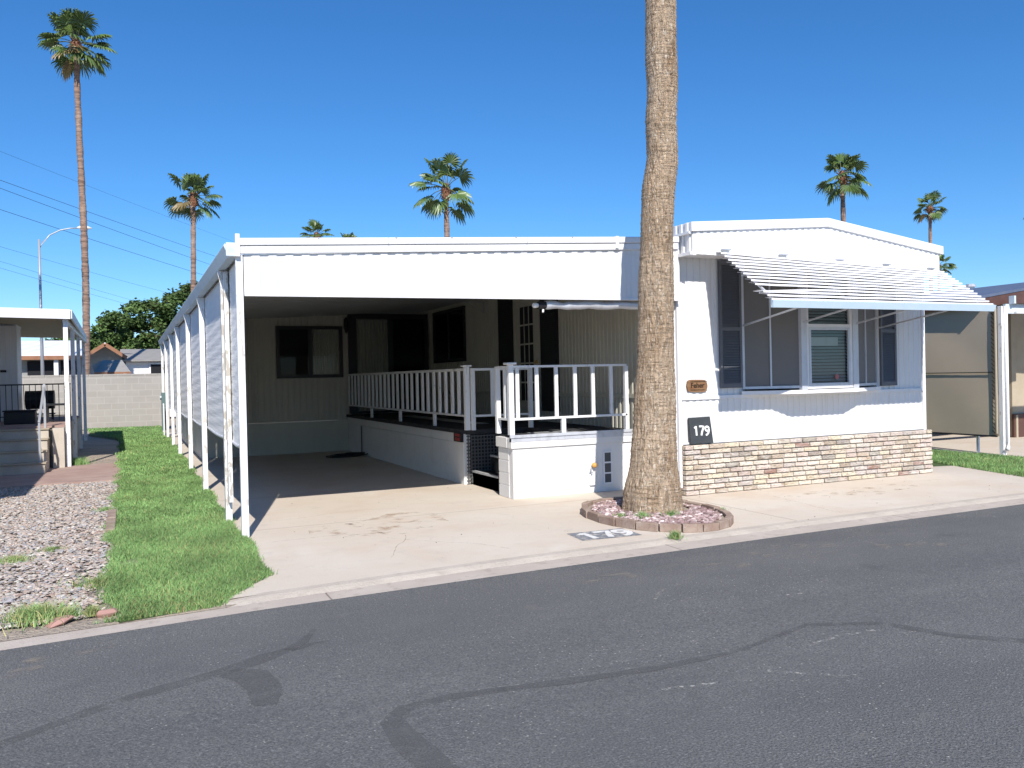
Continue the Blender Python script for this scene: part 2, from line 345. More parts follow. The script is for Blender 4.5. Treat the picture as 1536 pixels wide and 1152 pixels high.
for i in range(len(xs) - 1):
    for k in (0, 1): a = i * 3 + k; fs.append((a, a + 3, a + 4, a + 1))
g.add(vs, fs); structure('road', g, 'asphalt')
g = MB(); vs = []; fs = []
for x in xs:
    e = edge(x); w = gw(x); j = U(-.006, .006)
    vs += [(x, e - .01, -.034), (x, e + w * .8 + j, -.031)]
for i in range(len(xs) - 1): a = 2 * i; fs.append((a, a + 2, a + 3, a + 1))
g.add(vs, fs); structure('gutter', g, 'kerbcon')
g = MB(); vs = []; fs = []
xk = [.25 + i * .06 for i in range(662)]
for x in xk:
    e = edge(x); w = gw(x); j = .010 * sin(x * 7.3) * R() + U(-.008, .008); y = e + w * .8
    k_ = max(0, min(1, (x - .4) / .5)); j *= .6
    vs += [(x, y + j - .02, -.034), (x, y + .02 + j * .6, -.018 - .012 * (1 - k_) + U(-.002, .002)), (x, y + .06, -.004 - .02 * (1 - k_)), (x, y + .13, .003 - .02 * (1 - k_))]
for i in range(len(xk) - 1):
    for k in range(3): a = 4 * i + k; fs.append((a, a + 4, a + 5, a + 1))
g.add(vs, fs); structure('kerb', g, 'kerblip')
# driveway and apron
def yk(x): return edge(x) + gw(x) * .8 + .10
g = MB(); vs = []; fs = []; dx = [.6 + .2 * i for i in range(59)]
for x in dx: vs += [(x, yk(x), .0), (x, 9.6 if x < 11.3 else max(yk(x) + .02, 9.6 - (x - 11.3) * .2), .0)]
for i in range(len(dx) - 1): a = 2 * i; fs.append((a, a + 2, a + 3, a + 1))
g.add(vs, fs); g.add([(.98, 9.6, 0), (6.5, 9.6, 0), (6.5, 30, 0), (.98, 30, 0)], [(0, 1, 2, 3)])
structure('driveway', g, 'concrete')
# concrete of the neighbour on the right
structure('neighbour_driveway', MB().add([(14.0, 7.3, .004), (40, 7.4, .004), (40, 26, .004), (14.0, 26, .004)], [(0, 1, 2, 3)]), 'concrete')
g = MB().add([(11.0, 7.05, -.004), (14.0, 7.25, -.004), (14.0, 30, -.004), (11.0, 30, -.004)], [(0, 1, 2, 3)]); structure('side_lawn_soil', g, 'soil')
g = MB().add([(-.1, 6.34, -.024), (.42, 6.44, -.024), (.70, 6.9, -.002), (.93, 7.8, .002), (1.0, 8.8, .002), (1.0, 34.3, .006), (-1.3, 34.3, .006), (-1.2, 30, .006), (-.3, 27, .006), (-.2, 20, .006), (-.16, 12, .006)], [tuple(range(11))]); structure('lawn_soil', g, 'soil')
def ke(x): return edge(x) + gw(x) * .8
structure('gravel_ground', MB().add([(-12, ke(-12) - .02, -.028), (-6, ke(-6) - .02, -.028), (-3, ke(-3) - .02, -.028), (-.77, ke(-.77) - .02, -.028), (.6, ke(.6) - .02, -.028), (1.02, 6.62, -.012), (1.02, 34.3, -.012), (-12, 34.3, -.01)], [tuple(range(8))]), 'gravelbed')
structure('patio', MB().slab([(-7, 15.35, .035), (-.17, 15.5, .03), (-.15, 18.9, .03), (-7, 18.7, .035)], .06), 'pavers')

# repairs and marks on the road
def rz(x, y):
    if y > -2: return -.035 * (y + 2) / (edge(x) + 2)
    return 0
def strip(name, pts, w, m, lift=.002, flat=None):
    g = MB(); P = [Vector((*p, 0)) for p in pts]; vs = []; fs = []; Q = []
    for i in range(len(P) - 1):
        k = max(2, int((P[i + 1] - P[i]).length / .12))
        for j in range(k): Q.append((P[i].lerp(P[i + 1], j / k), i + j / k))
    Q.append((P[-1], len(P) - 1))
    for i, (p, t) in enumerate(Q):
        d = (Q[min(i + 1, len(Q) - 1)][0] - Q[max(i - 1, 0)][0]).normalized(); n = Vector((-d.y, d.x, 0))
        ww = w if not isinstance(w, list) else w[int(t)] + (w[min(int(t) + 1, len(w) - 1)] - w[int(t)]) * (t - int(t))
        ww *= U(.85, 1.15)
        a = p + n * ww / 2; b = p - n * ww / 2
        za, zb = (flat, flat) if flat is not None else (rz(a.x, a.y) + lift, rz(b.x, b.y) + lift)
        vs += [(a.x, a.y, za), (b.x, b.y, zb)]
    for i in range(len(Q) - 1): fs.append((2 * i, 2 * i + 1, 2 * i + 3, 2 * i + 2))
    g.add(vs, fs); return structure(name, g, m)
strip('road_repair', [(-2.2, 3.7), (-.57, 4.46), (-.31, 4.64), (-.02, 4.82), (.43, 4.98), (.71, 5.14), (.84, 5.21), (1.01, 5.26), (1.16, 5.27)], [.1, .09, .08, .1, .12, .13, .10, .05, .02], 'seal')
strip('road_repair', [(.84, 5.2), (.95, 5.32), (1.07, 5.56)], [.08, .07, .03], 'seal', .0035)
strip('road_repair', [(.46, 4.97), (.58, 4.85), (.62, 4.62), (.59, 4.36)], [.14, .20, .19, .12], 'seal', .005)
strip('road_repair', [(1.75, 3.99), (1.45, 4.03), (1.2, 3.99), (1.1, 3.86), (1.1, 3.6), (1.15, 3.2), (1.3, 2.5)], [.07, .08, .10, .12, .14, .15, .16], 'seal')
strip('road_repair', [(1.7, 4.0), (2.13, 3.93), (2.65, 3.88), (3.2, 3.9), (3.9, 4.1), (4.33, 3.9), (4.5, 3.5), (4.9, 3.1), (5.6, 2.6)], [.07, .08, .07, .04, .05, .08, .09, .09, .08], 'seal', .0035)
M['crackline'] = mat('hairline_crack', (.27, .22, .17), .95, alpha=((14, 14, 1), 5, .35, .75))
M['stain'] = mat('rust_stain', (.50, .37, .26), .9, alpha=((3.5, 4.5, 1), 6, .52, .80))
for i, (x, y, n_, ang) in enumerate(((1.35, 9.9, 14, .15), (3.2, 7.1, 12, 1.9), (7.2, 7.0, 12, 1.5), (9.3, 8.4, 10, .3), (2.1, 7.3, 9, 1.2), (1.2, 8.6, 8, .1))):
    p = [(x, y)]
    for k in range(n_): ang += U(-.5, .5) * .5; p.append((p[-1][0] + .12 * cos(ang), p[-1][1] + .12 * sin(ang)))
    strip('hairline_crack', p, .006, 'crackline', flat=.0035)
strip('rust_stain', [(1.7, 9.0), (2.3, 8.9), (2.9, 9.3), (3.2, 9.5)], [.5, 1.2, 1.1, .4], 'stain', flat=.0022)
strip('rust_stain', [(7.5, 8.3), (8.5, 8.1), (9.7, 8.2)], [.2, .7, .3], 'stain', flat=.0022)
strip('pale_scrape', [(3.08, 3.59), (3.27, 3.42), (3.47, 3.28)], .035, 'scuff')
strip('pale_scrape', [(3.57, 3.78), (3.9, 3.83), (4.19, 3.81)], .03, 'scuff')
strip('pale_scrape', [(3.4, 5.08), (3.6, 5.26), (3.85, 5.38)], .035, 'scuff')
strip('pale_scrape', [(2.45, 3.6), (2.75, 3.55)], .04, 'scuff')
strip('pale_scrape', [(4.75, 3.1), (5.0, 2.85)], .03, 'scuff')
strip('pale_scrape', [(4.05, 4.75), (4.45, 4.7)], .03, 'scuff')
strip('dust_patch', [(4.3, 5.85), (4.72, 5.58)], [.12, .2], 'dust')
strip('dust_patch', [(5.0, 5.98), (5.45, 5.5)], [.2, .12], 'dust')
strip('dust_patch', [(5.4, 6.1), (5.9, 5.8)], [.22, .2], 'dust')
strip('dust_patch', [(6.2, 5.6), (7.0, 5.3)], [.2, .14], 'dust')
strip('dust_patch', [(-.75, 5.45), (-.45, 5.8)], [.15, .25], 'dust')
strip('dust_patch', [(-.35, 5.8), (-.12, 5.9)], [.12, .2], 'dust')
strip('dust_patch', [(3.2, 5.8), (3.7, 5.85)], [.2, .25], 'dust')

# ------------------------------------------------------------------ mobile home number 179
HX0, HX1, HY = 6.52, 11.04, 9.05
home = thing('mobile_home', 'white ribbed mobile home with brick skirt and bay window behind the near palm', 'house', (8.8, 9.0, 0))
# front wall, ribbed, opening over the bay
g = MB()
g.ribbed((HX0, HY), (7.56, HY), .66, 3.13, (0, -1), .105, .010)
g.ribbed((10.04, HY), (HX1 - .03, HY), .66, 3.13, (0, -1), .105, .010)
g.ribbed((7.56, HY), (10.04, HY), .66, 1.30, (0, -1), .105, .010)
g.box(HX0 + .02, HX1 - .05, 9.075, 9.3, .1, 3.1)
g.build('front_wall', M['white'], home)
g = MB(); g.box(HX0 - .028, HX0 + .03, HY - .022, HY + .06, .1, 3.12); g.box(HX0 - .05, HX0 - .028, HY + .02, HY + .12, .3, 3.12)
g.build('corner_trim', M['white_trim'], home, bevel=.004)
bx('corner_trim', 'white_trim', home, HX1 - .05, HX1 + .012, HY - .022, HY + .06, .1, 3.0, bevel=.004)
g = MB(); g.box(HX0 + .03, HX1 - .05, HY - .030, HY - .003, 1.245, 1.29); g.box(HX0 + .03, HX1 - .05, HY - .026, HY - .003, .665, .69); g.build('belt_trim', M['white_trim'], home)
# side wall along the carport
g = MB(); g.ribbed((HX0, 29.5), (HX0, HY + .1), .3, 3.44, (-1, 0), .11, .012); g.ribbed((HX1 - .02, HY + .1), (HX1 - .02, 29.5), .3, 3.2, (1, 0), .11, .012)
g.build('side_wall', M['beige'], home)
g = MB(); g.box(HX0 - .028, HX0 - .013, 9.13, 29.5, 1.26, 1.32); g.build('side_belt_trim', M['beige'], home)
bx('skirting', 'block', home, HX0 + .03, HX1 - .1, 9.32, 29.4, 0, .5)
# gable end: fascia box above overhang
YG = 8.7
g = MB()
n = 44
def rooft(x): return 3.50 + (3.68 - 3.50) * (x - 6.5) / (8.78 - 6.5) if x < 8.78 else 3.68 + (3.40 - 3.68) * (x - 8.78) / (11.0 - 8.78)
g.ribbed((6.53, YG), (8.78, YG), 0, 0, (0, -1), .105, .010, ztop=(3.39, 3.565), zbot=(3.10, 3.075))
g.ribbed((8.78, YG), (10.96, YG), 0, 0, (0, -1), .105, .010, ztop=(3.565, 3.285), zbot=(3.075, 3.02))
g.build('gable_panel', M['white'], home)
g = MB(); g.ribbed((6.52, 9.7), (6.52, YG + .005), 0, 0, (-1, 0), .12, .018, ztop=(3.37, 3.37), zbot=(3.10, 3.10))
g.ribbed((10.98, YG), (10.98, 29.6), 0, 0, (1, 0), .12, .018, ztop=(3.28, 3.28), zbot=(3.02, 3.02)); g.build('eave_panel', M['white'], home)
g = MB(); g.box(6.50, 6.555, YG - .022, YG + .02, 3.085, 3.13); g.bar((6.49, YG - .012, 3.11), (6.49, 9.7, 3.11), .04, .04)
g.bar((6.49, YG + .0, 3.37), (6.49, 9.7, 3.37), .05, .03); g.build('eave_trim', M['white_trim'], home)
bx('soffit', 'white_trim', home, 6.56, 10.94, YG + .03, 9.04, 3.105, 3.13)
g = MB()
for x0, x1, za, zb in ((6.485, 8.78, 3.50, 3.68), (8.78, 11.03, 3.68, 3.39)):
    g.hexa([(x0, YG - .035, za - .12), (x1, YG - .035, zb - .12), (x1, YG + .02, zb - .12), (x0, YG + .02, za - .12), (x0, YG - .035, za), (x1, YG - .035, zb), (x1, YG + .02, zb), (x0, YG + .02, za)])
g.ribbed((6.485, 9.7), (6.485, YG + .03), 3.385, 3.50, (-1, 0), .12, .012)
g.build('roof_fascia', M['white_trim'], home, bevel=.006)
g = MB()
g.slab([(6.49, YG + .02, 3.495), (8.78, YG + .02, 3.675), (8.78, 29.6, 3.675), (6.49, 29.6, 3.495)], .05)
g.slab([(8.78, YG + .02, 3.675), (11.02, YG + .02, 3.385), (11.02, 29.6, 3.385), (8.78, 29.6, 3.675)], .05)
g.build('roof', M['whiteroof'], home)
# brick skirt with real bricks
g = MB(); g.box(6.58, 11.08, 8.985, 9.04, 0, .655); g.box(6.55, 6.60, 9.0, 9.6, 0, .62); g.build('skirt_mortar', M['mortar'], home)
g = MB(); nc = 10; ch = .066
pal = [(.50, .41, .31), (.54, .45, .35), (.45, .36, .27), (.55, .47, .38), (.47, .37, .31), (.50, .40, .34), (.48, .42, .34), (.38, .30, .22), (.56, .50, .42), (.43, .37, .33), (.52, .44, .31)]
for r_ in range(nc):
    x = 6.535 + (0 if r_ % 2 else -.0); first = True
    z0 = r_ * ch + .006
    while x < 11.07:
        w = U(.20, .27) if not (first and r_ % 2) else .13
        if x + w > 11.0: w = 11.095 - x
        c = random.choice(pal); k = U(1.15, 1.5) * (.62 if R() < .12 else 1); gm = (c[0] + c[1] + c[2]) / 3; c = tuple((v * .85 + gm * .15) * k for v in c)
        if R() < .025: c = (.34, .20, .16)
        o = U(-.008, .008); t = U(0, .008)
        y0 = 8.955 + o
        g.hexa([(x, y0, z0 + U(0, .004)), (x + w - .014, y0 + U(-.005, .005), z0 + U(0, .004)), (x + w - .014, 8.99, z0), (x, 8.99, z0),
                (x + U(0, .004), y0 + t * .6, z0 + ch - .013 + U(-.003, .003)), (x + w - .011, y0 + t, z0 + ch - .012 + U(-.003, .002)), (x + w - .011, 8.99, z0 + ch - .012), (x, 8.99, z0 + ch - .012)], c)
        x += w; first = False
    for yy in (8.993, 9.2, 9.41):
        c = random.choice(pal); g.box(6.53, 6.56, yy, yy + (.195 if yy > 9 else .195), z0, z0 + ch - .012, tuple(v * .9 for v in c))
        c = random.choice(pal); g.box(11.07, 11.095, yy, yy + .195, z0, z0 + ch - .012, tuple(v * .9 for v in c))
sk = g.build('brick_skirt', M['brickface'], home, bevel=.008)

# bay window
B = [(7.555, 9.05), (8.31, 8.71), (9.25, 8.71), (10.045, 9.05)]
bay = MB()
bay.prism([(7.52, 9.02), (7.50, 9.0), (8.29, 8.66), (9.27, 8.66), (10.08, 9.0), (10.06, 9.02)], 'z', 1.285, 1.335)
bay = bay.build('bay_window', M['white_trim'], home)
g = MB(); g.prism([(7.50, 9.0), (8.29, 8.66), (9.27, 8.66), (10.08, 9.0), (10.08, 9.04), (7.50, 9.04)], 'z', 2.96, 3.10); g.build('head_board', M['white_trim'], bay)
g = MB(); g.prism([(7.60, 9.05), (8.33, 8.75), (9.23, 8.75), (10.0, 9.05)], 'z', 1.34, 1.345)
g.prism([(7.60, 9.06), (8.0, 8.93), (9.6, 8.93), (10.0, 9.06)], 'z', 1.35, 2.95); g.build('room_back', M['room'], bay)
def pane_frame(a, b, z0, z1, w, t, mull=(), rails=()):
    """frame between plan points a and b"""
    a = Vector((*a, 0)); b = Vector((*b, 0)); d = (b - a).normalized(); g = MB(); L_ = (b - a).length
    def post(s0, s1, za, zb, tt=t):
        p = a + d * s0; q = a + d * s1; nn = Vector((d.y, -d.x, 0)) * tt / 2
        g.hexa([(p + nn + Vector((0, 0, za))), (q + nn + Vector((0, 0, za))), (q - nn + Vector((0, 0, za))), (p - nn + Vector((0, 0, za))),
                (p + nn + Vector((0, 0, zb))), (q + nn + Vector((0, 0, zb))), (q - nn + Vector((0, 0, zb))), (p - nn + Vector((0, 0, zb)))])
    post(0, w, z0, z1); post(L_ - w, L_, z0, z1); post(w, L_ - w, z0, z0 + w, t - .004); post(w, L_ - w, z1 - w, z1, t - .004)
    for m_ in mull: post(m_ * L_ - w * .3, m_ * L_ + w * .3, z0 + w, z1 - w, t - .008)
    for r_ in rails: post(w, L_ - w, r_ - w * .6, r_ + w * .6, t - .006)
    return g
def inplane(a, b, s0, s1, off):
    a = Vector((*a, 0)); b = Vector((*b, 0)); d = (b - a).normalized(); nn = Vector((d.y, -d.x, 0))
    p = a + d * s0 + nn * off; q = a + d * s1 + nn * off; return p, q
z0b, z1b = 1.36, 2.955
for i, (a, b) in enumerate(((B[0], B[1]), (B[2], B[3]))):
    fr = pane_frame(a, b, z0b, z1b, .035, .05, mull=(.47,)).build('screened_window', M['alu'], bay, label='side pane of the bay with dark solar screen' )
    L_ = (Vector(a) - Vector(b)).length
    p, q = inplane(a, b, .03, L_ - .03, -.005); p2, q2 = inplane(a, b, .03, L_ - .03, .003)
    g = MB().add([(p.x, p.y, z0b + .03), (q.x, q.y, z0b + .03), (q.x, q.y, z1b - .03), (p.x, p.y, z1b - .03), (p2.x, p2.y, z0b + .03), (q2.x, q2.y, z0b + .03), (q2.x, q2.y, z1b - .03), (p2.x, p2.y, z1b - .03)],
             [(0, 1, 2, 3), (7, 6, 5, 4), (0, 3, 7, 4), (1, 5, 6, 2)])
    g.build('solar_screen', M['darkscreen'], bay)
for x in (8.31, 9.25):
    bx('bay_mullion', 'alu', bay, x - .05, x + .05, 8.675, 8.74, 1.335, 2.958, bevel=.003)
pane_frame((8.36, 8.715), (9.20, 8.715), 1.345, 2.955, .045, .05, rails=(2.20,)).build('sash_frame', M['white_trim'], bay, bevel=.003)
pane_frame((8.405, 8.700), (9.155, 8.700), 1.385, 2.18, .035, .03).build('lower_sash', M['alu'], bay)
MB().add([(8.38, 8.722, 1.37), (9.18, 8.722, 1.37), (9.18, 8.722, 2.93), (8.38, 8.722, 2.93)], [(0, 1, 2, 3)]).build('window_pane', M['glass'], bay)
g = MB()
z = 1.40
while z < 2.92:
    g.hexa([(8.40, 8.745, z), (9.16, 8.745, z), (9.16, 8.775, z + .034), (8.40, 8.775, z + .034), (8.40, 8.747, z + .002), (9.16, 8.747, z + .002), (9.16, 8.777, z + .036), (8.40, 8.777, z + .036)])
    z += .044
g.build('venetian_blind', M['blind'], bay)
bx('paper_notice', 'white_trim', bay, 8.44, 8.98, 8.738, 8.741, 1.93, 2.05)
g = MB(); g.prism([(8.93 + .036 * cos(t * pi / 8), 1.50 + .036 * sin(t * pi / 8)) for t in range(16)], 'y', 8.716, 8.719); g.build('round_sticker', M['stickerred'], bay)

def shutter(x0, x1, z0, z1, label):
    root = MB(); y = HY - .012
    root.box(x0, x0 + .035, y - .035, y, z0, z1); root.box(x1 - .035, x1, y - .035, y, z0, z1)
    root.box(x0 + .035, x1 - .035, y - .033, y, z0, z0 + .06); root.box(x0 + .035, x1 - .035, y - .033, y, z1 - .06, z1)
    zm = z0 + (z1 - z0) * .45; root.box(x0 + .035, x1 - .035, y - .033, y, zm, zm + .05)
    z = z0 + .065
    while z < z1 - .08:
        if not (zm - .02 < z < zm + .05): root.hexa([(x0 + .035, y - .028, z), (x1 - .035, y - .028, z), (x1 - .035, y - .008, z + .028), (x0 + .035, y - .008, z + .028),
                   (x0 + .035, y - .026, z + .006), (x1 - .035, y - .026, z + .006), (x1 - .035, y - .006, z + .034), (x0 + .035, y - .006, z + .034)])
        z += .035
    root.box(x0 + .03, x1 - .03, y - .006, y - .002, z0 + .02, z1 - .02)
    return root.build('shutter', M['shutter'], home, label=label)
shutter(7.17, 7.53, 1.385, 3.09, 'wider slate louvred shutter left of the bay window')
shutter(10.10, 10.42, 1.345, 3.09, 'narrower slate louvred shutter right of the bay window')

# windows and doors in the side wall
def sidewin(y0, y1, z0, z1, name='side_window'):
    f = MB(); x = HX0 - .012; w = .06
    for a, b, c, d in ((y0, y0 + w, z0, z1), (y1 - w, y1, z0, z1)): f.box(x - .04, x, a, b, c, d)
    for c, d in ((z0, z0 + w), (z1 - w, z1)): f.box(x - .037, x, y0 + w, y1 - w, c, d)
    f.box(x - .034, x, (y0 + y1) / 2 - .03, (y0 + y1) / 2 + .03, z0 + w, z1 - w)
    o = f.build(name, M['darkframe'], home)
    MB().box(x - .004, x - .002, y0 + .04, y1 - .04, z0 + .04, z1 - .04).build('pane', M['room'], o)
    MB().box(x - .014, x - .012, y0 + .05, y1 - .05, z0 + .05, z1 - .05).build('glass', M['tintglass'], o)
sidewin(16.55, 18.55, 1.95, 3.12)
for y0, y1, lb in ((14.10, 14.78, 'tall dark shutter beyond the side door'), (12.35, 12.98, 'tall dark shutter on the street side of the side door')):
    g = MB(); x = HX0 - .014
    g.box(x - .03, x, y0, y1, 1.0 if y0 < 13 else .9, 3.1)
    for k in range(60): g.box(x - .038, x - .03, y0 + .04, y1 - .04, 1.05 + k * .034, 1.065 + k * .034)
    g.build('door_shutter', M['darkframe'], home, label=lb)
door = MB(); x = HX0 - .014
door.box(x - .045, x, 13.0, 13.07, .82, 3.08); door.box(x - .045, x, 13.98, 14.05, .82, 3.08); door.box(x - .045, x, 13.07, 13.98, 3.0, 3.08)
door.box(x - .02, x - .001, 13.07, 13.98, .84, 3.0)
door = door.build('front_door', M['beige'], home)
g = MB(); 
g.box(x - .024, x - .021, 13.24, 13.81, 1.15, 2.86); g.build('lite_glass', M['room'], door)
g = MB(); zs_ = [1.15 + i * .342 for i in range(6)]
for z in zs_: g.box(x - .033, x - .025, 13.22, 13.83, z - .014, z + .014)
for y in (13.24, 13.43, 13.62, 13.81): g.box(x - .031, x - .025, y - .012, y + .012, 1.15, 2.86)
g.build('muntin', M['beige'], door)
MB().tube([(x - .05, 13.15, 1.85), (x - .02, 13.15, 1.85)], .03, 10).build('handle', M['orange'], door)
g = MB(); g.bar((HX0 - .04, 15.5, 3.1), (HX0 - .04, 15.5, 2.88), .02, .02); g.bar((HX0 - .04, 15.5, 3.1), (HX0 - .42, 15.5, 3.1), .02, .02); g.bar((HX0 - .04, 15.5, 2.9), (HX0 - .4, 15.5, 3.08), .015, .015)
o = g.build('wall_bracket', M['galv'], None); o['label'] = 'small triangular metal hanging bracket high on the side wall between window and door'; o['category'] = 'bracket'

# ------------------------------------------------------------------ awning over the bay
aw = thing('window_awning', 'stepped white aluminium slat awning with pale blue edge over the bay window', 'awning', (8.8, 8.2, 2.4))
TL, TR, BL, BR = Vector((6.88, 8.665, 3.15)), Vector((10.97, 8.665, 3.03)), Vector((6.80, 7.60, 2.42)), Vector((10.62, 7.60, 2.42))
ns = 14
for i in range(ns):
    f0 = i / ns; f1 = (i + 1) / ns
    a = TL.lerp(BL, f0); b = TR.lerp(BR, f0); c = TR.lerp(BR, f1); d = TL.lerp(BL, f1)
    g = MB(); bend = -.055 if i == 10 else 0
    K = 12; vs = []; fs = []
    for k in range(K + 1):
        t = k / K; bb = Vector((0, 0, bend * max(0, 1 - t * 4) + .0025 * sin(k * 2.1 + i * 1.7)))
        p0 = a.lerp(b, t) + bb + Vector((0, .045, -.009)); p1 = d.lerp(c, t) + bb + Vector((0, .0, .024)); p2 = p1 - Vector((0, 0, .022)); p3 = p2 + Vector((0, .012, 0))
        th = Vector((0, 0, -.003)); vs += [p0, p1, p2, p3, p0 + th, p1 + th + Vector((0, .003, 0)), p2 + Vector((0, .003, .003)), p3 + Vector((0, 0, .003))]
    for k in range(K):
        o_ = 8 * k
        for q in (0, 1, 2): fs.append((o_ + q, o_ + q + 8, o_ + q + 9, o_ + q + 1)); fs.append((o_ + q + 5, o_ + q + 13, o_ + q + 12, o_ + q + 4))
    for e in (0, 8 * K):
        fs += [(e, e + 1, e + 5, e + 4), (e + 1, e + 2, e + 6, e + 5), (e + 2, e + 3, e + 7, e + 6)]
    g.add(vs, fs).build('awning_slat', M['white_trim'], aw)
g = MB(); g.hexa([(6.80, 7.575, 2.335), (10.60, 7.575, 2.335), (10.62, 7.60, 2.335), (6.78, 7.60, 2.335), (6.78, 7.555, 2.415), (10.62, 7.555, 2.415), (10.62, 7.60, 2.43), (6.78, 7.60, 2.43)])
g.build('front_edge', M['lightblue'], aw)
for t in (.0, .33, .66, 1.0):
    a = TL.lerp(TR, .03 + .94 * t) + Vector((0, .0, -.03)); b = BL.lerp(BR, .03 + .94 * t) + Vector((0, .03, -.03))
    MB().bar(a, b, .025, .02).build('rafter', M['alu'], aw)
for xa, ya, xb, z in ((7.57, 9.02, 7.2, 2.22), (8.30, 8.66, 8.0, 2.25), (9.26, 8.66, 9.0, 2.24), (10.07, 9.0, 9.75, 2.20)):
    MB().bar((xa, ya, z), (xb, 7.62, 2.34), .02, .02).build('brace', M['alu'], aw)
for x in (6.95, 7.9, 8.9, 9.8, 10.7): bx('mounting_clip', 'galv', aw, x, x + .14, YG - .05, YG - .012, 3.165 - (x - 6.9) * .03, 3.178 - (x - 6.9) * .03)
# loose lower piece at left edge of fascia
# ------------------------------------------------------------------ plaque and number panel
pl = thing('name_plaque', 'small brown wooden scalloped name plaque on the white wall above the number panel', 'plaque', (6.79, 9.03, 1.42))
pts = []
for t in range(48):
    a = 2 * pi * t / 48; rx, rz_ = .165, .082; ex = abs(cos(a)) ** .45 * (1 if cos(a) > 0 else -1); ez = abs(sin(a)) ** .45 * (1 if sin(a) > 0 else -1)
    k = 1 - .07 * math.exp(-((abs(sin(a)) - .25) / .12) ** 2)
    pts.append((6.79 + rx * ex * k, 1.425 + rz_ * ez - ex * .004))
MB().prism(pts, 'y', 9.018, 9.04).build('board', M['plaque'], pl, bevel=.004)
FR = Matrix.Rotation(radians(90), 4, 'X')
text('lettering', 'Feher', .095, 'plaqueink', pl, (6.79, 9.016, 1.43), FR, .002, bold=.0015)
text('small_lettering', 'MOBILE HOME OF', .026, 'plaqueink', pl, (6.79, 9.016, 1.487), FR, .002) if False else None
for z in (1.483, 1.372):
    x = 6.68; g = MB()
    while x < 6.90:
        w = U(.006, .014); g.box(x, x + w, 9.0155, 9.018, z - .007, z + U(.004, .009)); g.box(x + w, x + w + .008, 9.0162, 9.018, z - .003, z - .001); x += w + .008
    g.build('worn_small_lettering', M['plaqueink'], pl)
npn = thing('house_number_panel', 'charcoal square panel with white number 179 standing on the brick ledge', 'house number', (6.81, 8.99, .66))
MB().hexa([(6.635, 8.965, .668), (6.985, 8.955, .672), (6.985, 8.99, .672), (6.635, 9.0, .668), (6.63, 9.0, 1.012), (6.965, 8.995, 1.018), (6.965, 9.025, 1.018), (6.63, 9.03, 1.012)]).build('board', M['charcoal'], npn, bevel=.006)
digits('digits', '179', .130, 'numwhite', npn, (6.685, 8.9745, .775), (1, -.02, -.02), (0, .114, 1), (0, -1, .11), w=.18, gap=.66, t=.009)

# ------------------------------------------------------------------ carport
cp = thing('carport', 'long white flat-roofed carport attached to the left side of the mobile home', 'carport', (3.8, 9, 0))
YF = 8.96
def zr(x): return 3.07 + (x - 1.04) * .0517   # roof cap top
g = MB()
for (zt, zb, y0) in ((0, -.075, -.05), (-.082, -.16, -.035)):
    g.hexa([(1.04, YF + y0, zr(1.04) + zb), (6.47, YF + y0, zr(6.47) + zb), (6.47, YF, zr(6.47) + zb), (1.04, YF, zr(1.04) + zb),
            (1.04, YF + y0, zr(1.04) + zt), (6.47, YF + y0, zr(6.47) + zt), (6.47, YF, zr(6.47) + zt), (1.04, YF, zr(1.04) + zt)])
g.hexa([(1.04, YF - .02, zr(1.04) - .10), (6.47, YF - .02, zr(6.47) - .10), (6.47, YF + .02, zr(6.47) - .10), (1.04, YF + .02, zr(1.04) - .10),
        (1.04, YF - .02, zr(1.04) - .01), (6.47, YF - .02, zr(6.47) - .01), (6.47, YF + .02, zr(6.47) - .01), (1.04, YF + .02, zr(1.04) - .01)])
g.build('front_fascia', M['white_trim'], cp, bevel=.008)
g = MB(); g.ribbed((1.10, YF), (6.50, YF), 0, 0, (0, -1), .17, .010, thick=.012, ztop=(zr(1.1) - .162, zr(6.5) - .162), zbot=(2.51, 2.555)); 
g.build('valance', M['white'], cp)
g = MB(); g.hexa([(1.10, YF - .018, 2.485), (6.5, YF - .018, 2.53), (6.5, YF + .02, 2.53), (1.10, YF + .02, 2.485), (1.10, YF - .018, 2.512), (6.5, YF - .018, 2.557), (6.5, YF + .02, 2.557), (1.10, YF + .02, 2.512)])
g.build('valance_trim', M['white_trim'], cp)

# roof pans, ribs running across
g = MB(); y = 9.0
pans = []
while y < 29.5:
    for yy, h in ((y, 0), (y + .28, 0), (y + .30, .045), (y + .33, .045)): pans.append((yy, h))
    y += .35
vs = []; fs = []
for yy, h in pans:
    vs += [(1.02, yy, zr(1.02) - .16 + h), (6.56, yy, zr(6.5) - .13 + h), (1.02, yy, zr(1.02) - .165 + h), (6.56, yy, zr(6.5) - .135 + h)]
for i in range(len(pans) - 1):
    j = 4 * i; fs += [(j, j + 1, j + 5, j + 4)]
g.add(vs, fs).build('roof', M['roofpan'], cp)
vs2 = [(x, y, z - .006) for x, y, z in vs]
g = MB().add(vs2, [tuple(reversed((4 * i + 2, 4 * i + 3, 4 * i + 7, 4 * i + 6))) for i in range(len(pans) - 1)]); g.build('ceiling', M['ceiling'], cp)
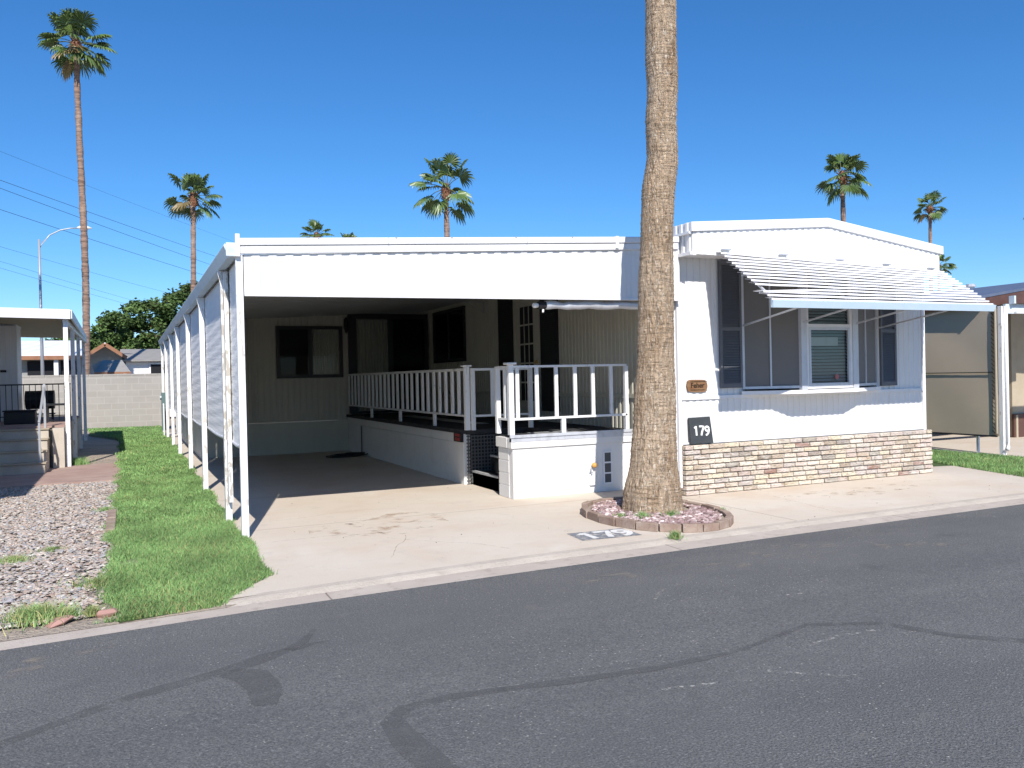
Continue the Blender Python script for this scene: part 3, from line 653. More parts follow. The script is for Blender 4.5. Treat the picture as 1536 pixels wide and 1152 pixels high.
# gutter on the left
g = MB(); g.prism([(.93, 2.93), (.95, 2.88), (1.03, 2.88), (1.05, 2.93), (1.05, 3.05), (1.035, 3.05), (1.03, 2.96), (.96, 2.96), (.945, 3.0), (.915, 3.01), (.905, 2.99)], 'y', 8.93, 29.6)
g.build('gutter', M['gutter'], cp)
bx('gutter_end_cap', 'gutter', cp, .925, 1.03, 8.905, 8.93, 2.88, 3.02, bevel=.008)
bx('roof_corner_post', 'white_trim', cp, 1.015, 1.06, 8.89, 8.935, 2.88, 3.11, bevel=.004)
bx('edge_beam', 'white_trim', cp, 1.07, 1.11, 9.05, 29.5, 2.78, 2.89)
PY = [8.98, 10.1, 13.3, 16.5, 20.1, 23.2, 26.5, 29.4]
for i, y in enumerate(PY):
    g = MB(); zt = 2.88
    if i == 0: g.box(1.02, 1.09, y - .035, y + .035, .0, 2.90)
    else:
        g.box(.975, 1.045, y - .05, y + .05, 0, zt)
    if i == 1: g.box(1.0, 1.047, y - .16, y - .055, .25, 2.85)
    mb = g.build('post', M['peel' if i == 1 else 'post'], cp, bevel=.003, **({'label': 'double post with peeling paint'} if i == 1 else {}))
    if i != 0:
        g = MB(); g.prism([(.94, 2.87), (1.05, 2.87), (1.05, 2.68), (.98, 2.68)], 'y', y - .056, y - .051); g.build('gusset', M['post'], cp)
for x in (1.85, 2.7, 3.35, 4.15, 4.9): bx('fascia_screw', 'galv', cp, x, x + .02, YF - .053, YF - .045, zr(x) - .012, zr(x) + .004)
for x in (2.62, 4.3): bx('fascia_joint', 'galv', cp, x, x + .006, YF - .0525, YF - .049, zr(x) - .075, zr(x) - .004)
bx('fascia_seam', 'white_trim', cp, 5.52, 5.56, YF - .058, YF - .012, 3.16, 3.31)
# shade screens
ylab = ['narrow pale grey shade screen next to the front corner post of the carport', 'wide pale grey shade screen, second from the street, with sagging bottom pipe', 'pale grey shade screen third from the street on the carport side', 'pale grey shade screen fourth from the street on the carport side', 'pale grey shade screen fifth from the street, above the white lattice wall', 'farthest pale grey shade screen beside the meter box']
for i in range(6):
    y0, y1 = PY[i] + .02, PY[i + 1] - .02
    rt = thing('shade_screen', ylab[i], 'screen', (1.02, (y0 + y1) / 2, .95), 'shade screens hung along the left side of the carport')
    K = 10; NS = 42; J = 2 * NS - 1; vs = []; fs = []
    for k in range(K + 1):
        t = k / K
        for j in range(J + 1):
            sl_, lo = divmod(j, 2); h = (sl_ + (.0 if lo == 0 else .6)) / NS if j < J else 1; z = .96 + (2.86 - .96) * h - .035 * sin(pi * t) * (1 - h)
            x = 1.062 + .010 * sin(pi * t) * sin(pi * h) + .0025 * sin(sl_ * 1.9 + k * .7 + i) - (.0022 if lo == 0 else 0)
            vs.append((x, y0 + (y1 - y0) * t, z))
    for k in range(K):
        for j in range(J): a = k * (J + 1) + j; fs.append((a, a + 1, a + J + 2, a + J + 1))
    n0 = len(vs); vs += [(x + .004, y, z) for x, y, z in vs]; fs += [tuple(reversed([q + n0 for q in f])) for f in fs]
    MB().add(vs, fs).build('cloth', M['fabric'], rt, smooth=True)
    MB().tube([(1.06, y0 + (y1 - y0) * k / 8, .95 - .035 * sin(pi * k / 8)) for k in range(9)], .018, 8).build('bottom_pipe', M['alu'], rt, smooth=True)

# roller shade under the valance
rs = thing('roller_shade', 'rolled-up grey canvas shade with white end knob hanging under the carport valance', 'awning roll', (5.2, 9.03, 2.4))
n = 30; g = MB(); pts = []; rr = []
for k in range(n + 1):
    x = 4.60 + (6.40 - 4.60) * k / n; d = math.exp(-((x - 4.83) / .05) ** 2)
    pts.append((x, 9.06 + .004 * sin(k), 2.455 + .025 * (x - 4.6) / 1.8 - .012 * d + .006 * sin(k * .8))); rr.append(.052 - .016 * d + .004 * sin(k * 1.7) * (1 if k < 12 else .3))
g.tube(pts, rr, 14).build('rolled_canvas', M['alu'], rs, smooth=True)
MB().tube([(4.50, 9.06, 2.45), (4.60, 9.06, 2.455)], .045, 12).build('roller_bracket', M['black'], rs)
MB().tube([(4.43, 9.06, 2.45), (4.45, 9.06, 2.45), (4.5, 9.06, 2.45)], [.022, .032, .026], 12).build('end_knob', M['numwhite'], rs)
MB().tube([(4.56, 9.04, 2.40), (4.55, 9.03, 2.365)], .012, 6).build('pull_ring', M['numwhite'], rs)

# ------------------------------------------------------------------ room at the back of the carport
rm = thing('storage_room', 'aged beige ribbed storage room closing the back of the carport', 'room', (3.9, 19.0, 0))
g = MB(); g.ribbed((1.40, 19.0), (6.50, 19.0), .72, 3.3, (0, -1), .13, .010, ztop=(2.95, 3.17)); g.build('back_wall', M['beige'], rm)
g = MB(); g.box(1.4, 6.5, 18.965, 19.02, 0, .70); g.box(1.4, 6.5, 18.955, 18.985, .705, .735)
for x in (2.45, 3.72): g.box(x, x + .03, 18.955, 18.963, 0, .7)
g.box(2.38, 2.42, 18.94, 18.985, .738, 2.98); g.box(1.4, 6.5, 18.93, 18.98, 3.0, 3.04) if False else None
g.build('skirting', M['beige'], rm)
g = MB(); g.ribbed((1.38, 29.4), (1.38, 19.0), 0, 2.85, (-1, 0), .15, .012); g.build('side_wall', M['white'], rm)
f = MB(); x0, x1, z0, z1 = 2.97, 4.44, 1.67, 2.83; w = .075; yy = 18.99
f.box(x0, x0 + w, yy - .06, yy, z0, z1); f.box(x1 - w, x1, yy - .06, yy, z0, z1); f.box(x0 + w, x1 - w, yy - .055, yy, z0, z0 + w); f.box(x0 + w, x1 - w, yy - .055, yy, z1 - w, z1)
f.box(3.67, 3.76, yy - .05, yy, z0 + w, z1 - w)
f = f.build('sliding_window', M['darkframe'], rm)
bx('dark_pane', 'room', f, x0 + .05, 3.70, yy - .016, yy - .012, z0 + .05, z1 - .05)
def curtain(x0, x1, y, z0, z1, fold=.05, amp=.012):
    g = MB(); n = int((x1 - x0) / fold * 4); vs = []; fs = []
    for i in range(n + 1):
        x = x0 + (x1 - x0) * i / n; yv = y - .014 + amp * sin(i * pi / 2 + .4) * U(.8, 1)
        vs += [(x, yv, z0), (x, yv, z1)]
    for i in range(n): fs.append((2 * i, 2 * i + 2, 2 * i + 3, 2 * i + 1))
    return g.add(vs, fs)
curtain(3.75, x1 - .06, yy - .008, z0 + .06, z1 - .06).build('curtain', M['curtain'], f)
MB().add([(x0 + .05, yy - .038, z0 + .05), (x1 - .05, yy - .038, z0 + .05), (x1 - .05, yy - .038, z1 - .05), (x0 + .05, yy - .038, z1 - .05)], [(0, 1, 2, 3)]).build('glass', M['tintglass'], f)
f = MB(); x0, x1, z0, z1 = 4.67, 6.47, .83, 3.12; w = .09
f.box(x0 - .1, x0 + w, yy - .08, yy, z0, z1 + .0); f.box(x1 - w, x1, yy - .08, yy, z0, z1); f.box(x0 + w, x1 - w, yy - .078, yy, z1 - .12, z1); f.box(x0 + w, x1 - w, yy - .078, yy, z0, z0 + .05)
f.box(5.50, 5.62, yy - .07, yy, z0 + .05, z1 - .12)
f = f.build('sliding_door', M['darkframe'], rm)
bx('dark_pane', 'room', f, 5.60, x1 - w, yy - .016, yy - .012, z0 + .05, z1 - .1)
curtain(x0 + w, 5.50, yy - .012, z0 + .06, z1 - .14, .07, .02).build('curtain', M['curtain'], f)
MB().add([(x0 + w, yy - .055, z0 + .05), (x1 - w, yy - .055, z0 + .05), (x1 - w, yy - .055, z1 - .12), (x0 + w, yy - .055, z1 - .12)], [(0, 1, 2, 3)]).build('glass', M['tintglass'], f)
wl = thing('wall_lamp', 'small black lantern on the back wall between window and sliding door', 'lamp', (4.52, 18.95, 2.6))
MB().tube([(4.52, 18.90, 3.02), (4.52, 18.90, 2.98), (4.52, 18.90, 2.78), (4.52, 18.90, 2.72), (4.52, 18.9, 2.66)], [.02, .05, .06, .035, .01], 8).build('lantern', M['black'], wl)
MB().bar((4.52, 18.90, 2.9), (4.52, 18.985, 2.9), .03, .03).build('arm', M['black'], wl)
bx('switch_box', 'galv', wl, 4.60, 4.68, 18.95, 18.985, 2.60, 2.68)

# ------------------------------------------------------------------ deck
dk = thing('deck', 'raised porch deck with white walls, dark carpet and stair notch inside the carport', 'deck', (5.5, 10, 0))
DX = 4.53
bx('floor', 'deckfloor', dk, DX + .03, 6.49, 11.66, 18.93, .75, .82)
bx('front_floor', 'deckfloor', dk, DX + .03, 6.49, 9.98, 10.46, .75, .82)
bx('landing_floor', 'deckfloor', dk, 5.55, 6.49, 10.46, 11.66, .75, .819)
g = MB(); g.box(DX - .03, 6.49, 9.92, 9.98, .745, .835); g.box(DX - .28 + .02, DX + .03, 9.93, 10.42, .79, .83) if False else None
g.box(DX - .05, 6.49, 9.905, 9.925, .80, .838); g.build('deck_edge_trim', M['alu'], dk, bevel=.003)
g = MB(); g.box(DX, 6.49, 9.95, 10.07, .0, .66); g.box(DX - .03, 6.49, 9.925, 10.05, .662, .80); g.build('front_wall', M['block'], dk, bevel=.004)
g = MB()
for k in range(4):
    z0 = k * .165 + .003; g.box(DX - .008 + .001 * (k % 2), DX + .12, 10.073, 10.40, z0, z0 + .156)
g.box(DX - .03, DX + .12, 10.073, 10.43, .665, .80); g.box(DX - .002, DX + .1, 10.06, 10.39, 0, .66); g.build('block_return', M['block'], dk, bevel=.004)
g = MB(); g.box(DX, DX + .1, 11.72, 18.95, 0, .62); g.box(DX - .012, DX + .1, 11.70, 18.95, .625, .76)
g.build('side_wall', M['block'], dk, bevel=.004)
bx('side_edge_board', 'deckfloor', dk, DX - .04, DX + .028, 11.66, 18.95, .765, .825)
bx('hatch_gap', 'black', dk, DX - .016, DX - .0125, 17.70, 17.76, .0, .62)
# steps going up towards the house
g = MB(); g.box(DX + .12, DX + .125, 10.44, 11.66, 0, .19); g.box(DX + .12, 5.56, 10.44, 11.66, .0, .185)
g.box(DX + .42, 5.56, 10.44, 11.66, .187, .40); g.box(DX + .74, 5.56, 10.44, 11.66, .402, .61); g.box(5.545, 5.57, 10.44, 11.66, 0, .745); g.build('stair', M['step'], dk)
g = MB()
for x, z in ((DX + .1, .19), (DX + .40, .404), (DX + .72, .614)): g.box(x, x + .05, 10.44, 11.66, z, z + .028)
g.build('stair_nosing', M['nosing'], dk)
bx('stair_side_panel', 'step', dk, DX, 5.55, 10.405, 10.435, .0, .75)
g = MB()  # open lattice on the far cheek of the stair
for k in range(19): x = DX + .05 + k * .052; g.box(x, x + .018, 11.672, 11.680, .02, .74)
for k in range(14): z = .04 + k * .052; g.box(DX + .03, 5.5, 11.662, 11.671, z, z + .018)
g.build('lattice_panel', M['lattice'], dk)
bx('lattice_backing', 'step', dk, DX + .11, 5.55, 11.69, 11.71, .0, .745)
# front railing
def baluster(x, y, z0, z1, w=.05, d=.03, name='baluster', par=None):
    return bx(name, 'rail', par, x - w / 2, x + w / 2, y - d / 2, y + d / 2, z0, z1, bevel=.002)
fr = MB(); fr.box(DX + .02, 6.30, 9.955, 10.0, 1.715, 1.745); fr.box(DX + .02, 6.30, 9.955, 10.0, 1.025, 1.055)
fr = fr.build('front_railing', M['rail'], dk, bevel=.003)
for k in range(6): baluster(4.63 + k * .285 + U(-.006, .006), 9.975, 1.056, 1.715, par=fr)
for x, z0 in ((6.27, .838), (5.30, .838), (4.74, .838)):
    if x == 6.27: bx('rail_post', 'rail', fr, x, x + .05, 9.955, 10.005, z0, 1.714)
    elif x == 5.30: bx('rail_leg', 'rail', fr, x - .03, x + .03, 9.96, 10.0, z0, 1.024)
bx('corner_post', 'rail', fr, DX - .035, DX + .035, 9.945, 10.015, .838, 1.755, bevel=.003)
bx('corner_post', 'rail', fr, DX - .03, DX + .03, 10.37, 10.43, .838, 1.74, bevel=.003)
bx('post_cap', 'rail', fr, DX - .07, DX + .07, 9.91, 10.05, 1.757, 1.785, bevel=.01)
g = MB(); g.box(DX - .02, DX + .02, 10.016, 10.369, 1.715, 1.743); g.box(DX - .02, DX + .02, 10.016, 10.369, 1.025, 1.053)
sr0 = g.build('corner_rail', M['rail'], dk); bx('baluster', 'rail', sr0, DX - .015, DX + .015, 10.13, 10.18, 1.054, 1.714)
# side railing
sr = MB(); sr.box(DX - .02, DX + .02, 11.56, 18.9, 1.70, 1.74); sr.box(DX - .02, DX + .02, 11.56, 18.9, 1.02, 1.05)
sr = sr.build('side_railing', M['rail'], dk, bevel=.003)
nb = 25
for k in range(nb):
    y = 11.85 + (18.8 - 11.85) * k / (nb - 1) + U(-.01, .01); bx('baluster', 'rail', sr, DX - .015, DX + .015, y - .035, y + .035, 1.051, 1.699)
for y in (13.0, 14.9, 16.9): bx('rail_leg', 'rail', sr, DX - .016, DX + .02, y - .04, y + .04, .826, 1.019)
bx('rail_post', 'rail', sr, DX - .04, DX + .035, 11.50, 11.57, .826, 1.76, bevel=.003)
bx('post_cap', 'rail', sr, DX - .07, DX + .06, 11.46, 11.60, 1.762, 1.785, bevel=.008)
g = MB(); g.box(DX + .09, 5.5, 11.44, 11.48, 1.70, 1.735); g.box(DX + .09, 5.5, 11.44, 11.48, 1.02, 1.05)
g = g.build('stair_railing', M['rail'], dk); bx('rail_post', 'rail', g, DX + .04, DX + .09, 11.43, 11.49, .826, 1.736)
for x in (4.88, 5.19): bx('baluster', 'rail', g, x, x + .06, 11.45, 11.47, 1.051, 1.699)
bx('rail_post', 'rail', g, 5.5, 5.56, 11.43, 11.49, .826, 1.736)
# deck fittings
dv = thing('wall_vent', 'tall vent with three dark screened openings low on the white deck front', 'vent', (5.955, 9.94, .1))
f = MB(); f.box(5.885, 5.905, 9.938, 9.948, .10, .55); f.box(6.005, 6.025, 9.938, 9.948, .10, .55)
for z in (.10, .24, .385, .53): f.box(5.905, 6.005, 9.939, 9.948, z, z + .022)
f.build('vent_frame', M['white_trim'], dv); bx('mesh', 'ventmesh', dv, 5.905, 6.005, 9.944, 9.949, .12, .53)
sp = thing('outdoor_outlet', 'white wall outlet box with brass coloured knob low on the deck front', 'outlet', (5.71, 9.93, .1))
g = MB(); g.box(5.66, 5.74, 9.915, 9.948, .10, .26); g.box(5.68, 5.72, 9.93, 9.948, .26, .33); g.build('outlet_box', M['white_trim'], sp, bevel=.008)
MB().tube([(5.72, 9.95, .375), (5.72, 9.91, .375), (5.72, 9.885, .375), (5.72, 9.87, .375)], [.015, .036, .036, .02], 12).build('knob', M['orange'], sp, smooth=True)
MB().tube([(5.69, 9.93, .34), (5.66, 9.89, .30), (5.68, 9.88, .27)], .012, 6).build('hose_bib', M['galv'], sp)
rr_ = thing('red_reflector', 'small dark box with red reflectors at the end of the deck side wall', 'reflector', (4.50, 11.85, .64))
bx('box', 'black', rr_, DX - .05, DX - .013, 11.68, 12.0, .64, .775)
g = MB()
for y in (11.76, 11.86): 
    for z in (.68, .74): g.box(DX - .058, DX - .051, y - .03, y + .06, z - .02, z + .02)
g.build('reflector', M['red'], rr_)
g = MB(); g.box(5.2, 5.5, 13.0, 17.0, .822, .826); g.box(4.95, 5.6, 10.05, 10.38, .822, .83)
o = g.build('door_mat', M['nosing'], None); o['label'] = 'grey runner mat lying on the dark deck floor behind the railing'; o['category'] = 'mat'
gh = MB()
pts = [(4.5 - .3, 17.2, .02)]
for k in range(60): pts.append((4.0 + .35 * cos(k * .35) + k * .004, 17.4 + .3 * sin(k * .35), .02 + k * .0006))
o = gh.tube(pts, .012, 6).build('garden_hose', M['black'], None); o['label'] = 'dark hose coiled on the slab at the foot of the deck wall near the back'; o['category'] = 'hose'

# painted number on the concrete
pn = thing('painted_kerb_number', 'worn grey painted patch with white 179 on the concrete beside the flower bed', 'painted number', (4.28, 7.27, .002))
MB().add([(3.95, 7.09, .003), (4.60, 7.05, .003), (4.62, 7.46, .003), (3.99, 7.49, .003)], [(0, 1, 2, 3)]).build('painted_patch', M['paintgrey'], pn)
digits('painted_digits', '179', .31, 'paintwhite', pn, (4.03, 7.12, .0045), (1, -.03, 0), (.02, 1, 0), (0, 0, 1), w=.20, gap=.62, t=.0018)

# ------------------------------------------------------------------ palms
def bark_tube(pts, rad, seg, step, amp, name, m, parent, buttress=0):
    P = [Vector(p) for p in pts]; zs = [p.z for p in P]; vs = []; fs = []; z = zs[0]; rows = []
    def lerp(z, A):
        for i in range(len(zs) - 1):
            if z <= zs[i + 1]:
                t = (z - zs[i]) / (zs[i + 1] - zs[i]); t2 = t * t * (3 - 2 * t) * .5 + t * .5
                return A[i] + (A[i + 1] - A[i]) * t2
        return A[-1]
    ph = [U(0, 6) for _ in range(4)]
    while z < zs[-1]: rows.append(z); z += step
    rows.append(zs[-1])
    ring = U(0, 1)
    for i, z in enumerate(rows):
        c = lerp(z, P); r = lerp(z, rad)
        saw = ((z + .02 * sin(z * 9)) / (step * 2.6)) % 1
        for k in range(seg):
            a = 2 * pi * k / seg
            q = r * (1 + .018 * sin(3 * a + ph[0] + z * .7) + .012 * sin(5 * a + ph[1] - z) + buttress * .05 * math.exp(-z * 2.2) * sin(7 * a + ph[2])) + amp * (saw - .5) + amp * .6 * (R() - .5)
            q += amp * 1.0 * max(0, sin(z * 5.1 + ph[3])) * .8
            vs.append((c.x + q * cos(a), c.y + q * sin(a), z))
    n = seg
    for i in range(len(rows) - 1):
        for k in range(n): fs.append((i * n + k, i * n + (k + 1) % n, (i + 1) * n + (k + 1) % n, (i + 1) * n + k))
    return MB().add(vs, fs).build(name, m, parent, smooth=True)

def fan_crown(c, size, nl, parent, seed, name='crown', nseg=20, wind=(0, 0), hang=.35, openness=1):
    st = random.getstate(); random.seed(seed); g = MB(); c = Vector(c)
    pet = MB()
    for i in range(nl):
        az = i * 2.399963 + U(-.5, .5); t = min(1, max(0, (i + .5) / nl + U(-.06, .06)))
        if R() < .12: continue
        el = radians(84 - 142 * t ** 1.05) + U(-.25, .25)
        d = Vector((cos(az) * cos(el) + wind[0] * .3, sin(az) * cos(el) + wind[1] * .3, sin(el))).normalized()
        Lp = size * U(.38, .66) * (.8 if t < .15 else 1); Rb = size * U(.44, .56)
        base = c + Vector((cos(az), sin(az), 0)) * size * .04 + Vector((0, 0, -.12 * size * t))
        tip = base + d * Lp - Vector((0, 0, .10 * size * (1 - abs(d.z))))
        up = Vector((0, 0, 1)); side = d.cross(up); side = side.normalized() if side.length > .05 else Vector((1, 0, 0))
        nrm = side.cross(d).normalized()
        k = U(.75, 1.2); dry = t > .86 and R() < .3
        gc = (.095 * k, .150 * k, .040 * k) if not dry else (.26 * k, .20 * k, .09 * k)
        mid = base.lerp(tip, .5) + nrm * .03 * size
        pet.tube([base, mid, tip], [.014 * size, .010 * size, .007 * size], 4, (.14, .15, .05))
        roll = U(-.5, .5)
        s2 = side * cos(roll) + nrm * sin(roll); n2 = nrm * cos(roll) - side * sin(roll)
        dn = (d - Vector((0, 0, .25 * (1 - abs(d.z))))).normalized()
        for j in range(nseg):
            a = radians(-118 + 236 * (j + .5) / nseg) * openness; 
            dd = (dn * cos(a) + s2 * sin(a)).normalized()
            ln = Rb * (1.0 - .30 * abs(a) / 2.1) * U(.85, 1.05)
            w = Rb * .058
            perp = (n2 * (.75 if j % 2 else -.75) + dd.cross(n2) * .8).normalized() * w
            p0 = tip; p1 = tip + dd * ln * .55 + n2 * .02 * size - Vector((0, 0, hang * .12 * ln)); p2 = p1 + dd * ln * .30 - Vector((0, 0, hang * .55 * ln)) ; p3 = p2 + dd * ln * .10 - Vector((0, 0, hang * .75 * ln))
            kk = U(.8, 1.25); cc = tuple(v * kk for v in gc); c2 = (cc[0] * 1.35, cc[1] * 1.2, cc[2] * 1.1)
            g.add([p0, p1 + perp, p1 - perp, p2 + perp * .55, p2 - perp * .55, p3], [(0, 1, 2), (1, 3, 4, 2), (3, 5, 4)], cc)
            g.c[-1] = c2
    cr = g.build(name, M['leaf'], parent); pet.build('petioles', M['leaf'], parent)
    random.setstate(st); return cr

# near palm with flower bed
np_ = thing('near_palm_tree', 'thick bare palm trunk rising out of the round brick-edged bed and out of the picture', 'palm tree', (5.43, 8.05, 0))
bark_tube([(5.40, 8.05, 0), (5.405, 8.05, .25), (5.445, 8.07, .6), (5.49, 8.1, 1.1), (5.52, 8.1, 1.8), (5.545, 8.1, 2.6), (5.57, 8.1, 3.2), (5.60, 8.1, 3.65), (5.67, 8.1, 4.1), (5.66, 8.1, 4.5), (5.69, 8.1, 4.9), (5.68, 8.1, 5.3), (5.69, 8.1, 6.0), (5.7, 8.1, 8), (5.75, 8.1, 11), (5.7, 8.1, 14)],
          [.335, .312, .262, .238, .212, .197, .186, .186, .178, .178, .172, .180, .175, .165, .15, .14], 72, .020, .008, 'trunk', M['bark'], np_, buttress=1)
fan_crown((5.7, 8.1, 14.2), 2.2, 30, np_, 3)
bed = thing('flower_bed', 'oval bed ringed with low bricks and filled with pink lava rock round the near palm', 'flower bed', (5.25, 7.96, 0))
EX, EY, RX, RY = 5.30, 7.88, .72, 1.04
nbk = 22
for k in range(nbk):
    a0 = 2 * pi * (k + .03) / nbk; a1 = 2 * pi * (k + .97) / nbk; hh = .085 + U(-.01, .012); to = U(-.01, .01)
    p = [(EX + (RX + dr + to) * cos(a), EY + (RY + dr + to) * sin(a)) for dr in (0, -.075) for a in (a0, a1)]
    MB().hexa([(*p[0], 0), (*p[1], 0), (*p[3], 0), (*p[2], 0), (*p[0], hh), (*p[1], hh + U(-.006, .006)), (*p[3], hh), (*p[2], hh)]).build('edging_brick', M['edging'], bed, bevel=.006)
MB().prism([(EX + (RX - .07) * cos(2 * pi * k / 40), EY + (RY - .07) * sin(2 * pi * k / 40)) for k in range(40)], 'z', -.02, .045).build('bed_soil', M['gravelbed'], bed)
def stone(g, x, y, z, s, col, flat=.55, ang=False):
    # irregular 8-12 vertex pebble
    a0 = U(0, 6.3); rings = ((-.6, .55), (0, 1.0), (.6, .62)); n = 5 if ang else 6; vs = []
    sx = U(.7, 1.3); rot = U(0, 3.14); tx, ty = U(-.35, .35), U(-.35, .35)
    for h, r in rings:
        for k in range(n):
            a = a0 + 2 * pi * k / n + (U(-.25, .25) if ang else 0); q = r * s * U(.8, 1.15)
            px, py = q * cos(a) * sx, q * sin(a); px, py = px * cos(rot) - py * sin(rot), px * sin(rot) + py * cos(rot)
            vs.append((x + px, y + py, z + h * s * flat + px * tx + py * ty))
    fs = [tuple(range(2 * n, 3 * n))] + [(r * n + k, r * n + (k + 1) % n, (r + 1) * n + (k + 1) % n, (r + 1) * n + k) for r in (0, 1) for k in range(n)]
    g.add(vs, fs, col)
g = MB()
for _ in range(2300):
    a = U(0, 2 * pi); r = math.sqrt(R()) * .95; x = EX + (RX - .09) * r * cos(a); y = EY + (RY - .09) * r * sin(a)
    if math.hypot(x - 5.43, y - 8.05) < .40: continue
    k = U(.7, 1.25); c = random.choice([(.36, .25, .24), (.46, .34, .32), (.26, .17, .165), (.66, .56, .53), (.42, .31, .31), (.30, .21, .19)])
    stone(g, x, y, .055 + U(0, .018), U(.014, .032), tuple(v * k for v in c), .7, True)
o = g.build('lava_rock', M['vcol'], bed); o['kind'] = 'stuff'

# far palms
def palm(name, label, x, y, base_x, h, r, size, nl, seed, wind=(0, 0), curve=0, boots=1, nseg=24, hang=.22):
    t = thing(name, label, 'palm tree', (base_x, y, 0), 'tall fan palms standing behind the homes')
    n = 8; pts = []; rad = []
    for i in range(n + 1):
        f = i / n; pts.append((base_x + (x - base_x) * f + curve * sin(f * pi * 1.5) , y, h * f)); rad.append(r * (1.45 - .35 * min(1, f * 6)) * (1 - .28 * f) / 1.1)
    bark_tube(pts, rad, 14, .09, r * .10, 'trunk', M['barkfar'], t)
    top = Vector((pts[-1][0], y, h))
    if boots:
        g = MB(); st = random.getstate(); random.seed(seed)
        g.tube([top + Vector((0, 0, -size * .42)), top + Vector((0, 0, -size * .30)), top + Vector((0, 0, -size * .1)), top + Vector((0, 0, .1))], [r * .85, r * 1.25, r * 1.5, r * .7], 10)
        for k in range(40):
            a = U(0, 6.3); z = -U(.02, .40) * size; p = top + Vector((cos(a) * r, sin(a) * r, z)); q = p + Vector((cos(a), sin(a), .7)) * r * U(.5, 1.0)
            g.bar(p, q, r * .35, r * .12)
        random.setstate(st); g.build('leaf_bases', M['boots'], t)
    fan_crown(top, size, nl, t, seed, nseg=nseg, wind=wind, hang=hang)
    return t
palm('tall_palm_tree', 'tallest slim fan palm at far left, beside the street lamp', -1.50, 38, -1.62, 15.5, .145, 1.5, 38, 11, (.2, 0), curve=.10)
palm('palm_tree', 'medium fan palm rising above the left gutter corner of the carport', 3.17, 45, 2.95, 11.1, .15, 1.45, 28, 12)
palm('palm_tree', 'fan palm behind the middle of the carport roof with a drooping crown', 12.96, 35, 13.0, 10.1, .145, 1.6, 26, 13)
palm('palm_tree', 'windblown fan palm rising behind the ridge of the mobile home', 31.3, 30, 31.35, 11.0, .14, 1.4, 24, 24, (.8, .0))
palm('palm_tree', 'smaller fan palm above the right end of the gable roof', 62.07, 50, 62.0, 15.2, .17, 1.5, 26, 15, (.3, 0))
palm('palm_tree', 'half hidden palm crown peeking over the carport roof left of centre', 10.33, 50, 10.3, 10.3, .14, 1.05, 26, 16)
palm('palm_tree', 'barely visible palm crown tip just above the carport roof', 14.63, 60, 14.6, 11.3, .15, 1.15, 24, 17)
palm('palm_tree', 'palm fronds showing just past the right corner of the gable', 75.6, 60, 75.6, 12.1, .16, 1.6, 22, 18)

palm('palm_tree', 'palm frond tips poking in at the very top left corner', -4.75, 30, -4.8, 13.3, .15, 1.5, 28, 31)
palm('palm_tree', 'palm frond tips at the right edge of the sky', 76.4, 50, 76.4, 15.4, .17, 1.5, 26, 32)

# ------------------------------------------------------------------ grass
def blades(g, n, fx, L0, L1, w, tone=1.0, dryp=.05, lean=.6):
    for _ in range(n):
        p = fx()
        if p is None: continue
        x, y, z = p; a = U(0, 6.283); L_ = U(L0, L1); ln = U(.15, lean) * L_; dx_, dy_ = cos(a), sin(a); b = U(0, 6.283); ux, uy = cos(b) * w, sin(b) * w
        cl = .5 + .5 * sin(x * 5.1 + 1.3 * sin(y * 2.2)) * sin(y * 3.7 + sin(x * 4)); k = (.72 + .42 * cl) * U(.7, 1.3) * tone
        dp = sin(x * 2.7 + y * 1.1) * sin(y * 1.9 - x * 1.4 + 2); dryq = dryp + (.22 * (dp - .35) if dp > .35 else 0)
        c = (.205 * k, .345 * k, .120 * k) if R() > dryq else (.38 * k, .36 * k, .16 * k)
        h = L_ * .9
        g.add([(x - ux, y - uy, z), (x + ux, y + uy, z), (x + dx_ * ln * .4 + ux * .6, y + dy_ * ln * .4 + uy * .6, z + h * .62), (x + dx_ * ln * .4 - ux * .6, y + dy_ * ln * .4 - uy * .6, z + h * .62), (x + dx_ * ln, y + dy_ * ln, z + h)],
              [(0, 1, 2, 3), (3, 2, 4)], c)
def lx(y):  # left edge of lawn
    v = -.13 + .05 * sin(y * 2.3) + .03 * sin(y * 7) + (.05 if y < 8 else 0)
    if y > 27: v -= (y - 27) * .18
    return v
def rx(y):
    v = 1.0 + .03 * sin(y * 3.1)
    if y < 7.12: v = .54 + (y - 6.44) / .70 * .44
    return v
def lawn(y0, y1):
    def f():
        y = U(y0, y1); a, b = lx(y), rx(y)
        x = U(a, b)
        if R() < .16: x = a - abs(random.gauss(0, .05)) if R() < .5 else b + abs(random.gauss(0, .025))
        if R() < .08 and y < 7.2: y = y0 + .02 + .1 * R() * 0
        if y < ke(x) + .01: return None
        if -.12 < x < .05 and 8.1 < y < 8.5 and R() < .8: return None
        return (x, y, .004 - .028 * max(0, 1 - (y - ke(x)) / .2))
    return f
g = MB()
blades(g, 60000, lawn(6.36, 10.5), .025, .062, .0032, dryp=.06, lean=.95)
blades(g, 28000, lawn(10.5, 16), .025, .055, .0055, dryp=.03, lean=.95)
blades(g, 20000, lawn(16, 25), .04, .08, .011, dryp=.01)
blades(g, 14000, lawn(25, 34.3), .05, .09, .02, dryp=.01)
o = g.build('lawn_grass', M['grass'], None, recentre=False); o['kind'] = 'stuff'; o['label'] = 'strip of thick green grass beside the carport posts running back to the block wall'; o['category'] = 'grass'
def lawn2(y0, y1):
    def f():
        y = U(y0, y1); a = 11.45 + max(0, (y - 7.4)) * .33 if y < 9.9 else 12.3 - min(1.2, (y - 9.9) * 2); b = 13.95
        return (U(a, b), y, 0)
    return f
g = MB()
